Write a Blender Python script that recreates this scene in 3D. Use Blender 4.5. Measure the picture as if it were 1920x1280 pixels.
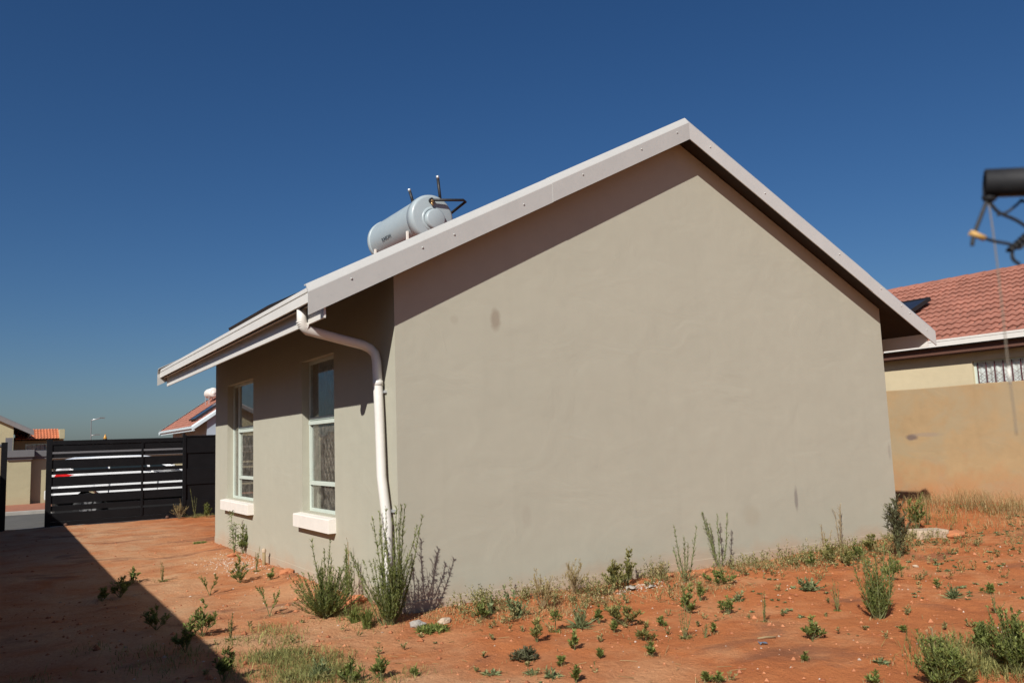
import bpy, math, random
import numpy as np
from mathutils import Vector, Matrix, noise as mnoise

# ------------------------------------------------------------------ scene, camera, sky, sun
for o in list(bpy.data.objects):
    bpy.data.objects.remove(o, do_unlink=True)
scene = bpy.context.scene
COL = scene.collection
R_ = random.Random(7)

cam_d = bpy.data.cameras.new('camera')
cam = bpy.data.objects.new('camera', cam_d)
COL.objects.link(cam)
scene.camera = cam
cam_d.sensor_width = 22.3
cam_d.lens = 22.3 * 1550.0 / 1920.0
cam_d.clip_start = 0.05
cam_d.clip_end = 6000
YAW, PITCH, ROLL = -0.5531, 0.1184, -0.0366
CAM_P = Vector((-2.936, -6.7311, 1.476))
_f = Vector((-math.sin(YAW) * math.cos(PITCH), math.cos(YAW) * math.cos(PITCH), math.sin(PITCH)))
_r = Vector((math.cos(YAW), math.sin(YAW), 0))
_u = _r.cross(_f)
_r2 = math.cos(ROLL) * _r + math.sin(ROLL) * _u
_u2 = -math.sin(ROLL) * _r + math.cos(ROLL) * _u
_m = Matrix((_r2, _u2, -_f)).transposed().to_4x4()
_m.translation = CAM_P
cam.matrix_world = _m
cam_d.dof.use_dof = True
cam_d.dof.focus_distance = 9.0
cam_d.dof.aperture_fstop = 2.8

SUN_DIR = Vector((1.0, 0.744, -0.93)).normalized()      # the way the light travels
sun_el = math.asin(-SUN_DIR.z)
sun_az = math.atan2(-SUN_DIR.x, -SUN_DIR.y)
world = bpy.data.worlds.new('World')
scene.world = world
world.use_nodes = True
wn = world.node_tree
wn.nodes.clear()
sky = wn.nodes.new('ShaderNodeTexSky')
sky.sky_type = 'NISHITA'
sky.sun_disc = False
sky.sun_elevation = sun_el
sky.sun_rotation = sun_az % (2 * math.pi)
sky.altitude = 0
sky.air_density = 1.0
sky.dust_density = 1.0
sky.ozone_density = 7.0
bg = wn.nodes.new('ShaderNodeBackground')
bg.inputs['Strength'].default_value = 0.068
wo = wn.nodes.new('ShaderNodeOutputWorld')
hs = wn.nodes.new('ShaderNodeHueSaturation')          # deep highveld blue, the same all round
hs.inputs['Hue'].default_value = 0.504
hs.inputs['Saturation'].default_value = 1.15
hs.inputs['Value'].default_value = 0.70
wn.links.new(sky.outputs[0], hs.inputs['Color'])
wn.links.new(hs.outputs[0], bg.inputs[0])
wn.links.new(bg.outputs[0], wo.inputs[0])

sun_d = bpy.data.lights.new('sun', 'SUN')
sun_d.energy = 4.8
sun_d.angle = math.radians(0.53)
sun_d.color = (1.0, 0.955, 0.885)
sun = bpy.data.objects.new('sun', sun_d)
COL.objects.link(sun)
sun.rotation_euler = SUN_DIR.to_track_quat('-Z', 'Y').to_euler()
sun.location = (-30, -22, 28)

scene.view_settings.view_transform = 'Standard'
scene.view_settings.look = 'None'
scene.view_settings.gamma = 1.0
scene.view_settings.exposure = 0.34
scene.render.engine = 'CYCLES'

# ------------------------------------------------------------------ materials
MATS = {}

def new_mat(name):
    m = bpy.data.materials.new(name)
    m.use_nodes = True
    return m, m.node_tree.nodes, m.node_tree.links, m.node_tree.nodes['Principled BSDF']

def nd(nt, typ, **kw):
    n = nt.new(typ)
    for k, v in kw.items():
        if k in n.inputs: n.inputs[k].default_value = v
        else: setattr(n, k, v)
    return n

def rgba(c): return (c[0], c[1], c[2], 1.0)

def mixc(nodes, links, fac, a, b):
    """colour mix node; fac/a/b may be sockets or values"""
    n = nodes.new('ShaderNodeMix'); n.data_type = 'RGBA'
    for s, v in ((n.inputs[0], fac), (n.inputs[6], a), (n.inputs[7], b)):
        if hasattr(v, 'is_linked'): links.new(v, s)
        elif isinstance(v, (int, float)): s.default_value = v
        else: s.default_value = rgba(v)
    return n.outputs[2]

def ramp(nodes, links, src, p0, p1, v0=0.0, v1=1.0):
    n = nodes.new('ShaderNodeMapRange')
    n.inputs[1].default_value = p0; n.inputs[2].default_value = p1
    n.inputs[3].default_value = v0; n.inputs[4].default_value = v1
    links.new(src, n.inputs[0])
    return n.outputs[0]

def math_(nodes, links, op, a, b=None):
    n = nodes.new('ShaderNodeMath'); n.operation = op
    for s, v in ((n.inputs[0], a), (n.inputs[1], b)):
        if v is None: continue
        if hasattr(v, 'is_linked'): links.new(v, s)
        else: s.default_value = v
    return n.outputs[0]

def noise_(nodes, links, vec, scale, detail=4.0, rough=0.55, dist=0.0):
    n = nodes.new('ShaderNodeTexNoise')
    n.inputs['Scale'].default_value = scale; n.inputs['Detail'].default_value = detail
    n.inputs['Roughness'].default_value = rough; n.inputs['Distortion'].default_value = dist
    if vec is not None: links.new(vec, n.inputs['Vector'])
    return n.outputs['Fac']

def gpos(nodes):
    g = nodes.new('ShaderNodeNewGeometry')
    return g.outputs['Position']

def bump_(nodes, links, h, strength, dist, prev=None):
    b = nodes.new('ShaderNodeBump')
    b.inputs['Strength'].default_value = strength; b.inputs['Distance'].default_value = dist
    links.new(h, b.inputs['Height'])
    if prev is not None: links.new(prev, b.inputs['Normal'])
    return b.outputs[0]

def mapping(nodes, links, vec, scale=(1, 1, 1), loc=(0, 0, 0)):
    n = nodes.new('ShaderNodeMapping')
    n.inputs['Scale'].default_value = scale; n.inputs['Location'].default_value = loc
    links.new(vec, n.inputs['Vector'])
    return n.outputs[0]

def simple(name, col, rough=0.6, metal=0.0, var=0.08, scale=6.0, bump=0.0, bscale=60.0, spec=0.4):
    """a plain surface with mottled colour, small dirt and optional relief"""
    if name in MATS: return MATS[name]
    m, N, L, P = new_mat(name)
    pos = gpos(N)
    a = noise_(N, L, pos, scale, 5.0)
    b = noise_(N, L, pos, scale * 9, 3.0)
    f = math_(N, L, 'ADD', math_(N, L, 'MULTIPLY', a, 0.7), math_(N, L, 'MULTIPLY', b, 0.3))
    f = ramp(N, L, f, 0.3, 0.7)
    lo = [c * (1 - var) for c in col]; hi = [min(1, c * (1 + var)) for c in col]
    L.new(mixc(N, L, f, lo, hi), P.inputs['Base Color'])
    L.new(ramp(N, L, b, 0.3, 0.7, max(0.02, rough - 0.08), min(1, rough + 0.08)), P.inputs['Roughness'])
    P.inputs['Metallic'].default_value = metal
    P.inputs['Specular IOR Level'].default_value = spec
    if bump > 0:
        h = noise_(N, L, pos, bscale, 4.0)
        L.new(bump_(N, L, h, bump, 0.01), P.inputs['Normal'])
    MATS[name] = m
    return m

def blob(N, L, pos, c, r, wob=0.35, soft=0.35):
    """soft irregular spot round the point c with radii r, 1 inside"""
    s = N.new('ShaderNodeVectorMath'); s.operation = 'SUBTRACT'; L.new(pos, s.inputs[0]); s.inputs[1].default_value = c
    d = N.new('ShaderNodeVectorMath'); d.operation = 'DIVIDE'; L.new(s.outputs[0], d.inputs[0]); d.inputs[1].default_value = r
    l = N.new('ShaderNodeVectorMath'); l.operation = 'LENGTH'; L.new(d.outputs[0], l.inputs[0])
    nz = noise_(N, L, pos, 14.0, 4.0)
    q = math_(N, L, 'ADD', l.outputs['Value'], math_(N, L, 'MULTIPLY', math_(N, L, 'SUBTRACT', nz, 0.5), wob * 2))
    return ramp(N, L, q, 1.0 - soft, 1.0 + soft, 1.0, 0.0)

def plaster(name, col, stains=(), splash=(0.45, 0.2, 0.09), splash_z=0.45, splash_amt=0.35, streak=0.06, blot=None, patch=None):
    if name in MATS: return MATS[name]
    m, N, L, P = new_mat(name)
    pos = gpos(N)
    big = noise_(N, L, pos, 0.9, 5.0, 0.6)
    mid = noise_(N, L, pos, 5.0, 5.0, 0.6)
    fine = noise_(N, L, pos, 90.0, 3.0)
    f = math_(N, L, 'ADD', math_(N, L, 'MULTIPLY', big, 0.6), math_(N, L, 'MULTIPLY', mid, 0.4))
    f = ramp(N, L, f, 0.35, 0.65)
    c = mixc(N, L, f, [x * (1 - streak) for x in col], [x * (1 + streak) for x in col])
    # rain streaks running down
    st = noise_(N, L, mapping(N, L, pos, (7, 7, 0.5)), 1.0, 4.0)
    c = mixc(N, L, ramp(N, L, st, 0.56, 0.75, 0, 0.09), c, [x * 0.72 for x in col])
    # small scuffs
    sc = noise_(N, L, mapping(N, L, pos, (3.2, 3.2, 2.1), (5.1, 2.2, 0)), 1.0, 6.0, 0.7)
    c = mixc(N, L, ramp(N, L, sc, 0.68, 0.80, 0, 0.22), c, [x * 0.74 for x in col])
    if patch:
        pn = noise_(N, L, mapping(N, L, pos, (1, 1, 1.5), (3, 0, 0)), 0.95, 6.0, 0.62, 0.6)
        c = mixc(N, L, ramp(N, L, pn, 0.44, 0.56, 0, 0.75), c, patch)
    for (cc, rr, colr, amt) in stains:
        b = blob(N, L, pos, cc, rr)
        c = mixc(N, L, math_(N, L, 'MULTIPLY', b, amt), c, colr)
    # soil washed up against the foot of the wall
    sx = N.new('ShaderNodeSeparateXYZ'); L.new(pos, sx.inputs[0])
    zz = math_(N, L, 'ADD', sx.outputs[2], math_(N, L, 'MULTIPLY', math_(N, L, 'SUBTRACT', noise_(N, L, pos, 2.2, 5.0, 0.65), 0.5), splash_z * 1.6))
    sp = ramp(N, L, zz, 0.0, splash_z, splash_amt, 0.0)
    c = mixc(N, L, sp, c, splash)
    L.new(c, P.inputs['Base Color'])
    P.inputs['Roughness'].default_value = 0.82
    P.inputs['Specular IOR Level'].default_value = 0.25
    tr = noise_(N, L, mapping(N, L, pos, (1.0, 1.0, 1.6)), 1.7, 3.0, 0.5, 0.8)
    scr = noise_(N, L, mapping(N, L, pos, (4, 4, 1.5), (1, 3, 2)), 2.0, 5.0, 0.65, 1.5)
    n1 = bump_(N, L, tr, 0.28, 0.025)
    n2 = bump_(N, L, ramp(N, L, scr, 0.63, 0.66), 0.16, 0.004, n1)
    n3 = bump_(N, L, fine, 0.22, 0.004, n2)
    L.new(n3, P.inputs['Normal'])
    MATS[name] = m
    return m

def foliage(name, dark, light, trans=0.3):
    if name in MATS: return MATS[name]
    m, N, L, P = new_mat(name)
    at = N.new('ShaderNodeAttribute'); at.attribute_name = 'tint'
    c = mixc(N, L, at.outputs['Fac'], dark, light)
    L.new(c, P.inputs['Base Color'])
    P.inputs['Roughness'].default_value = 0.6
    P.inputs['Specular IOR Level'].default_value = 0.25
    t = N.new('ShaderNodeBsdfTranslucent'); L.new(c, t.inputs[0])
    mx = N.new('ShaderNodeMixShader'); mx.inputs[0].default_value = trans
    L.new(P.outputs[0], mx.inputs[1]); L.new(t.outputs[0], mx.inputs[2])
    L.new(mx.outputs[0], N['Material Output'].inputs[0])
    MATS[name] = m
    return m

def glass_mat():
    if 'window_glass' in MATS: return MATS['window_glass']
    m, N, L, P = new_mat('window_glass')
    tr = N.new('ShaderNodeBsdfTransparent'); tr.inputs[0].default_value = (0.95, 0.965, 0.96, 1)
    gl = N.new('ShaderNodeBsdfGlossy'); gl.inputs['Roughness'].default_value = 0.02
    lw = N.new('ShaderNodeLayerWeight'); lw.inputs['Blend'].default_value = 0.5     # Schlick reflectance, the same from both faces of the pane
    fr = math_(N, L, 'ADD', math_(N, L, 'MULTIPLY', math_(N, L, 'POWER', lw.outputs['Facing'], 5.0), 0.95), 0.055)
    df = N.new('ShaderNodeBsdfDiffuse'); df.inputs[0].default_value = (0.5, 0.45, 0.38, 1)
    dust_sheen = noise_(N, L, gpos(N), 9.0, 5.0, 0.7)  # dusty film, strengthened so its beige also stands in for pale pane reflections
    mx = N.new('ShaderNodeMixShader'); L.new(fr, mx.inputs[0])
    L.new(tr.outputs[0], mx.inputs[1]); L.new(gl.outputs[0], mx.inputs[2])
    m2 = N.new('ShaderNodeMixShader'); L.new(ramp(N, L, dust_sheen, 0.4, 0.8, 0.04, 0.22), m2.inputs[0])
    L.new(mx.outputs[0], m2.inputs[1]); L.new(df.outputs[0], m2.inputs[2])
    L.new(m2.outputs[0], N['Material Output'].inputs[0])
    MATS['window_glass'] = m
    return m

def soil_mat():
    m, N, L, P = new_mat('red_soil')
    pos = gpos(N)
    red = (0.49, 0.176, 0.064); deep = (0.375, 0.124, 0.046); sand = (0.52, 0.315, 0.175); ash = (0.15, 0.075, 0.05)
    big = noise_(N, L, pos, 0.55, 5.0, 0.6, 0.4)
    mid = noise_(N, L, pos, 2.6, 6.0, 0.62)
    fin = noise_(N, L, pos, 38.0, 5.0, 0.7)
    c = mixc(N, L, ramp(N, L, mid, 0.32, 0.68), deep, red)
    c = mixc(N, L, ramp(N, L, noise_(N, L, mapping(N, L, pos, (1, 1, 1), (11, 4, 0)), 1.1, 6.0, 0.65), 0.48, 0.66, 0, 0.75), c, (0.54, 0.27, 0.13))
    # paler trodden sand in the passage beside the house
    sx = N.new('ShaderNodeSeparateXYZ'); L.new(pos, sx.inputs[0])
    left = ramp(N, L, math_(N, L, 'ADD', sx.outputs[0], math_(N, L, 'MULTIPLY', math_(N, L, 'SUBTRACT', big, 0.5), 3.0)), 0.5, -0.9)
    c = mixc(N, L, math_(N, L, 'MULTIPLY', left, ramp(N, L, noise_(N, L, mapping(N, L, pos, (1, 1, 1), (2, 9, 0)), 1.3, 6.0, 0.65, 0.5), 0.36, 0.62, 0.15, 0.95)), c, sand)
    # grey ash patches
    an = noise_(N, L, mapping(N, L, pos, (1.0, 1.6, 1), (7, 1, 3)), 0.9, 5.0, 0.6, 0.6)
    c = mixc(N, L, ramp(N, L, an, 0.57, 0.67, 0, 0.6), c, ash)
    c = mixc(N, L, ramp(N, L, fin, 0.35, 0.7, 0.0, 0.38), c, (0.24, 0.08, 0.035))
    # light grit
    vo = N.new('ShaderNodeTexVoronoi'); vo.inputs['Scale'].default_value = 26.0; L.new(pos, vo.inputs['Vector'])
    sel = math_(N, L, 'GREATER_THAN', vo.outputs['Color'], 0.5)
    gr = ramp(N, L, vo.outputs['Distance'], 0.05, 0.13, 1.0, 0.0)
    sep = N.new('ShaderNodeSeparateColor'); L.new(vo.outputs['Color'], sep.inputs[0])
    gr = math_(N, L, 'MULTIPLY', gr, math_(N, L, 'GREATER_THAN', sep.outputs[0], 0.82))
    c = mixc(N, L, math_(N, L, 'MULTIPLY', gr, 0.6), c, (0.55, 0.38, 0.26))
    L.new(c, P.inputs['Base Color'])
    P.inputs['Roughness'].default_value = 0.95
    P.inputs['Specular IOR Level'].default_value = 0.1
    n1 = bump_(N, L, mid, 0.6, 0.05)
    n2 = bump_(N, L, noise_(N, L, pos, 14.0, 6.0, 0.7), 0.8, 0.025, n1)
    n3 = bump_(N, L, fin, 0.8, 0.012, n2)
    L.new(n3, P.inputs['Normal'])
    return m

M_PLASTER = plaster('taupe_plaster', (0.380, 0.368, 0.296), splash_z=0.26, splash_amt=0.4, streak=0.035, stains=(
    ((1.043, 0, 2.62), (0.05, 0.3, 0.10), (0.22, 0.175, 0.13), 0.6),
    ((0.60, 0, 2.60), (0.04, 0.3, 0.04), (0.26, 0.22, 0.17), 0.22),
    ((1.31, 0, 0.75), (0.05, 0.3, 0.09), (0.26, 0.22, 0.18), 0.18),
    ((5.087, 0, 0.66), (0.03, 0.3, 0.12), (0.17, 0.15, 0.14), 0.65),
    ((4.33, 0, 0.53), (0.12, 0.3, 0.11), (0.31, 0.27, 0.20), 0.3),
    ((6.95, 0, 1.15), (0.025, 0.3, 0.09), (0.25, 0.22, 0.19), 0.4)))
M_SOIL = soil_mat()
M_BARGE = simple('darker_grey_barge', (0.405, 0.402, 0.385), 0.34, var=0.05, scale=3.0, bump=0.05, bscale=40)  # left slope boards, a darker grey than the right
M_BARGE2 = simple('lighter_grey_barge', (0.49, 0.488, 0.47), 0.34, var=0.05, scale=3.0, bump=0.05, bscale=40)  # right slope boards, same finish in a lighter grey
M_CREAM = simple('cream_fascia_paint', (0.62, 0.60, 0.56), 0.4, var=0.05, scale=3.0, bump=0.05, bscale=40)
M_SILL = simple('white_sill_paint', (0.70, 0.665, 0.61), 0.6, var=0.06, scale=8, bump=0.15, bscale=50)
M_FRAME = simple('pale_green_steel_frame', (0.50, 0.56, 0.50), 0.5, var=0.06)
M_TIMBER = simple('dark_eave_timber', (0.032, 0.026, 0.022), 0.85, var=0.2, scale=4)
M_TILE = simple('terracotta_concrete_tile', (0.285, 0.118, 0.082), 0.8, var=0.28, scale=2.4, bump=0.2, bscale=70)
M_TILE2 = simple('orange_clay_tile', (0.50, 0.17, 0.08), 0.75, var=0.2, scale=3.0)
M_BLACK = simple('black_gate_paint', (0.006, 0.006, 0.007), 0.55, var=0.3, scale=4, spec=0.18)
M_RUBBER = simple('black_rubber', (0.015, 0.015, 0.016), 0.55, var=0.2)
M_DARKIN = simple('dim_room_paint', (0.30, 0.26, 0.21), 0.9)
M_GLASS = glass_mat()
M_TANK = simple('grey_blue_tank_paint', (0.31, 0.365, 0.385), 0.36, var=0.04, scale=2.0)
M_STEEL = simple('galvanised_steel', (0.55, 0.57, 0.58), 0.4, metal=0.6, var=0.08)
M_PANEL = simple('dark_collector_glass', (0.02, 0.022, 0.03), 0.18, var=0.2)
M_CARW = simple('white_car_paint', (0.80, 0.81, 0.82), 0.22, var=0.01, spec=0.6)
M_CARGLASS = simple('tinted_car_glass', (0.015, 0.02, 0.018), 0.06, var=0.1, spec=0.7)
M_RED = simple('red_lamp_plastic', (0.55, 0.012, 0.012), 0.25, var=0.05)
M_CHROME = simple('silver_wheel_alloy', (0.65, 0.65, 0.66), 0.3, metal=0.8)
M_ASPHALT = simple('worn_asphalt', (0.085, 0.082, 0.075), 0.9, var=0.2, scale=2.0, bump=0.3, bscale=120)
M_KERB = simple('concrete_kerb', (0.30, 0.28, 0.25), 0.9, var=0.15, scale=4, bump=0.2)
M_BRICKPAVE = simple('red_brick_paving', (0.30, 0.12, 0.07), 0.9, var=0.25, scale=5.0, bump=0.2)
M_GREYCOAT = simple('dark_grey_coping_paint', (0.12, 0.12, 0.125), 0.75, var=0.08)
M_OLIVE = plaster('khaki_street_plaster', (0.36, 0.33, 0.21), splash_amt=0.15, splash_z=0.3)
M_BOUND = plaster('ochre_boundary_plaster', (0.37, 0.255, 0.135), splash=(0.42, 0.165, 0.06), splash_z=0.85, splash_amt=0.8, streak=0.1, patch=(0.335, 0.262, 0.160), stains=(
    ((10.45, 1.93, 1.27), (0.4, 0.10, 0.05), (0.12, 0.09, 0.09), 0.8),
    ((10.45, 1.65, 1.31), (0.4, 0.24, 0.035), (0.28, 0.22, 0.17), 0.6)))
M_NBWALL = plaster('cream_yellow_plaster', (0.50, 0.425, 0.28), splash_amt=0.0)
M_STONE = simple('pale_stone', (0.42, 0.33, 0.24), 0.9, var=0.2, scale=12, bump=0.4, bscale=40)
M_RUBBLE = simple('orange_soil_clod', (0.42, 0.16, 0.07), 0.95, var=0.2, scale=12, bump=0.5, bscale=40)

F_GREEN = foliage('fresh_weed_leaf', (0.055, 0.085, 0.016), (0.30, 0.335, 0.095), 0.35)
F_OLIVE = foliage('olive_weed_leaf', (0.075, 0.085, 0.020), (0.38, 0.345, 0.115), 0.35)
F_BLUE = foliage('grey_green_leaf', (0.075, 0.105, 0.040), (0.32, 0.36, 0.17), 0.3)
F_DRY = foliage('dry_straw_leaf', (0.20, 0.14, 0.055), (0.50, 0.38, 0.19))
F_DRYGREEN = foliage('straw_green_leaf', (0.15, 0.12, 0.04), (0.46, 0.36, 0.15))
F_GRASS = foliage('green_grass_blade', (0.08, 0.10, 0.025), (0.40, 0.38, 0.14), 0.35)
F_DARK = foliage('dark_purple_leaf', (0.045, 0.042, 0.026), (0.17, 0.17, 0.085))
M_STEM = simple('green_brown_stem', (0.12, 0.13, 0.05), 0.8, var=0.2)
M_DRYSTEM = simple('dry_stem', (0.26, 0.19, 0.10), 0.9, var=0.2)

# ------------------------------------------------------------------ mesh helpers
class MB:
    def __init__(s): s.v = []; s.f = []; s.t = []; s.sm = []
    def add(s, vs, fs, tint=0.5, smooth=False):
        b = len(s.v); s.v.extend([tuple(v) for v in vs])
        for f in fs:
            s.f.append([b + i for i in f]); s.t.append(tint); s.sm.append(smooth)
    def box(s, a, b):
        x0, y0, z0 = a; x1, y1, z1 = b
        s.add([(x0, y0, z0), (x1, y0, z0), (x1, y1, z0), (x0, y1, z0), (x0, y0, z1), (x1, y0, z1), (x1, y1, z1), (x0, y1, z1)],
              [(0, 3, 2, 1), (4, 5, 6, 7), (0, 1, 5, 4), (1, 2, 6, 5), (2, 3, 7, 6), (3, 0, 4, 7)])
    def prism(s, poly, vec):
        """polygon (3-D points) swept along vec"""
        n = len(poly); vec = Vector(vec); P = [Vector(p) for p in poly]
        s.add(P + [p + vec for p in P],
              [tuple(range(n - 1, -1, -1)), tuple(range(n, 2 * n))] + [(i, (i + 1) % n, n + (i + 1) % n, n + i) for i in range(n)])
    def tube(s, pts, r, seg=8, cap=True, tint=0.5, flat=None):
        pts = [Vector(p) for p in pts]; n = len(pts)
        rs = r if isinstance(r, (list, tuple)) else [r] * n
        vs = []; prev = None
        for i, p in enumerate(pts):
            d = (pts[min(i + 1, n - 1)] - pts[max(i - 1, 0)]).normalized()
            a = prev if prev is not None else (Vector((0, 0, 1)) if abs(d.z) < 0.9 else Vector((1, 0, 0)))
            u = (a - d * a.dot(d))
            if u.length < 1e-6: u = d.orthogonal()
            u.normalize(); w = d.cross(u); prev = u
            for k in range(seg):
                an = 2 * math.pi * k / seg
                vs.append(p + (u * math.cos(an) + w * math.sin(an)) * rs[i])
        fs = []
        for i in range(n - 1):
            for k in range(seg):
                fs.append((i * seg + k, i * seg + (k + 1) % seg, (i + 1) * seg + (k + 1) % seg, (i + 1) * seg + k))
        s.add(vs, fs, tint, True)
        if cap:
            b = len(s.v) - len(vs)
            s.f.append([b + k for k in range(seg - 1, -1, -1)]); s.t.append(tint); s.sm.append(False)
            s.f.append([b + (n - 1) * seg + k for k in range(seg)]); s.t.append(tint); s.sm.append(False)
    def lathe(s, o, axis, prof, seg=32):
        """profile [(along, radius)] turned about axis through o"""
        o = Vector(o); ax = Vector(axis).normalized(); u = ax.orthogonal().normalized(); w = ax.cross(u)
        vs = []
        for (t, r) in prof:
            for k in range(seg):
                an = 2 * math.pi * k / seg
                vs.append(o + ax * t + (u * math.cos(an) + w * math.sin(an)) * r)
        fs = []
        for i in range(len(prof) - 1):
            for k in range(seg):
                fs.append((i * seg + k, i * seg + (k + 1) % seg, (i + 1) * seg + (k + 1) % seg, (i + 1) * seg + k))
        s.add(vs, fs, 0.5, True)
    def build(s, name, mat, parent=None, smooth=None, bevel=0.0):
        me = bpy.data.meshes.new(name)
        me.from_pydata(s.v, [], s.f)
        at = me.attributes.new('tint', 'FLOAT', 'FACE')
        at.data.foreach_set('value', np.array(s.t, dtype=np.float32))
        me.polygons.foreach_set('use_smooth', np.array(s.sm if smooth is None else [smooth] * len(s.f), dtype=bool))
        me.materials.append(mat)
        me.update()
        o = bpy.data.objects.new(name, me)
        COL.objects.link(o)
        if parent is not None: o.parent = parent
        if bevel > 0:
            b = o.modifiers.new('bevel', 'BEVEL'); b.width = bevel; b.segments = 2; b.limit_method = 'ANGLE'
        return o

def part(name, mat, parent, fn, smooth=None, bevel=0.0):
    m = MB(); fn(m); return m.build(name, mat, parent, smooth, bevel)

def boxpart(name, mat, parent, a, b, bevel=0.0):
    m = MB(); m.box(a, b); return m.build(name, mat, parent, False, bevel)

def tag(o, label, cat, group=None, kind=None):
    if label: o['label'] = label
    if cat: o['category'] = cat
    if group: o['group'] = group
    if kind: o['kind'] = kind
    return o

def empty(name, loc=(0, 0, 0)):
    """an Empty that parents a thing's parts; parts are modelled in world coordinates and shifted back by its place"""
    o = bpy.data.objects.new(name, None)
    o.empty_display_size = 0.2
    o.location = loc
    COL.objects.link(o)
    return o

def settle(o):
    """children were built in world coordinates: keep them there under a moved Empty"""
    inv = Matrix.Translation(-Vector(o.location))
    for c in o.children: c.matrix_parent_inverse = inv

def instance(src, parent, loc, rot=None, name=None):
    c = src.copy(); COL.objects.link(c); c.parent = parent
    c.location = loc
    if rot is not None: c.rotation_euler = rot
    return c

def smooth_path(pts, n=10):
    """Catmull-Rom through the points"""
    P = [Vector(p) for p in pts]; P = [P[0] * 2 - P[1]] + P + [P[-1] * 2 - P[-2]]
    out = []
    for i in range(1, len(P) - 2):
        for k in range(n):
            t = k / n
            out.append(0.5 * ((2 * P[i]) + (-P[i - 1] + P[i + 1]) * t + (2 * P[i - 1] - 5 * P[i] + 4 * P[i + 1] - P[i + 2]) * t * t
                              + (-P[i - 1] + 3 * P[i] - 3 * P[i + 1] + P[i + 2]) * t ** 3))
    out.append(P[-2]); return out

# ------------------------------------------------------------------ the ground
def sstep(a, b, x):
    t = min(1.0, max(0.0, (x - a) / (b - a))); return t * t * (3 - 2 * t)

def ground_z(x, y):
    if abs(x) > 40 or abs(y) > 40: return -0.07
    fade = 1.0 - sstep(13.2, 13.8, y)
    z = 0.02
    z += 0.030 * mnoise.noise((x * 0.55, y * 0.55, 3.3))
    z += 0.022 * mnoise.noise((x * 1.9, y * 1.9, 7.1))
    n = mnoise.noise((x * 4.2, y * 4.2, 1.7)); z += 0.014 * (0.4 - abs(n))
    z += 0.006 * mnoise.noise((x * 12.0, y * 12.0, 5.7))
    z += 0.20 * sstep(7.4, 10.1, x)
    # soil heaped against the foot of the gable and the long wall
    d = max(-y if -0.3 < x < 7.4 else 9, 0) if y < 0 else 9
    if d < 0.7: z += 0.035 * (1 - d / 0.7) * (0.5 + 0.9 * max(0, mnoise.noise((x * 2.3, 4.0, 0.5)) + 0.3))
    d = -x if (x < 0 and -0.2 < y < 7.6) else 9
    if d < 0.6: z += 0.03 * (1 - d / 0.6)
    z = z * fade + (-0.07) * (1 - fade)
    edge = max(sstep(12, 22, abs(x)), sstep(9, 20, -y))
    return z * (1 - edge) + (-0.07 if y > 13 else 0.0) * edge

def build_ground():
    xs = list(np.arange(-6, 11.001, 0.085)); ys = list(np.arange(-6.5, 14.001, 0.085))
    ext = [1, 2.5, 5, 9, 16, 30, 60, 130, 300, 700, 1600, 3000]
    xs = [xs[0] - e for e in ext[::-1]] + xs + [xs[-1] + e for e in ext]
    ys = [ys[0] - e for e in ext[::-1]] + ys + [ys[-1] + e for e in ext]
    nx, ny = len(xs), len(ys)
    vs = [(x, y, ground_z(x, y)) for y in ys for x in xs]
    fs = [(j * nx + i, j * nx + i + 1, (j + 1) * nx + i + 1, (j + 1) * nx + i) for j in range(ny - 1) for i in range(nx - 1)]
    m = MB(); m.v = vs; m.f = fs; m.t = [0.5] * len(fs); m.sm = [True] * len(fs)
    o = m.build('ground', M_SOIL); o['kind'] = 'structure'
    return o
build_ground()

o = boxpart('road', M_ASPHALT, None, (-160, 14.05, -0.12), (160, 19.6, -0.045)); o['kind'] = 'structure'
o = boxpart('kerb', M_KERB, None, (-160, 13.85, -0.15), (160, 14.046, -0.02), 0.015); o['kind'] = 'structure'
o = boxpart('kerb', M_KERB, None, (-160, 19.604, -0.15), (160, 19.8, 0.05), 0.015); o['kind'] = 'structure'
o = boxpart('pavement', M_BRICKPAVE, None, (-160, 19.804, -0.15), (160, 24.0, 0.03)); o['kind'] = 'structure'

# ------------------------------------------------------------------ roofs
TW, TL, TH = 0.30, 0.325, 0.030       # concrete tile: cover width, exposed length, lap height

def tile_geo(seg=5):
    """one double-roll tile in its own axes: u along the eave, v up the slope, n out of it"""
    us = [i * TW / (2 * seg) for i in range(2 * seg + 1)]
    pr = [0.016 * math.cos(2 * math.pi * u / (TW / 2)) for u in us]
    vs = []; fs = []
    for u, p in zip(us, pr): vs.append((u, 0.0, p + TH))
    for u, p in zip(us, pr): vs.append((u, TL + 0.03, p - 0.003))
    for u, p in zip(us, pr): vs.append((u, 0.004, p - 0.004))
    n = len(us)
    for i in range(n - 1):
        fs.append((i, i + 1, n + i + 1, n + i)); fs.append((2 * n + i, 2 * n + i + 1, i + 1, i))
    return vs, fs

def slope_axes(side):
    pass

def tile_field(m, o, U, V, Nn, nu, nv, skip=None, seg=5):
    vs, fs = tile_geo(seg)
    for j in range(nv):
        for i in range(nu):
            if skip and (i, j) in skip: continue
            b = o + U * (i * TW) + V * (j * TL)
            m.add([b + U * p[0] + V * p[1] + Nn * p[2] for p in vs], fs, R_.random(), False)

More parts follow.
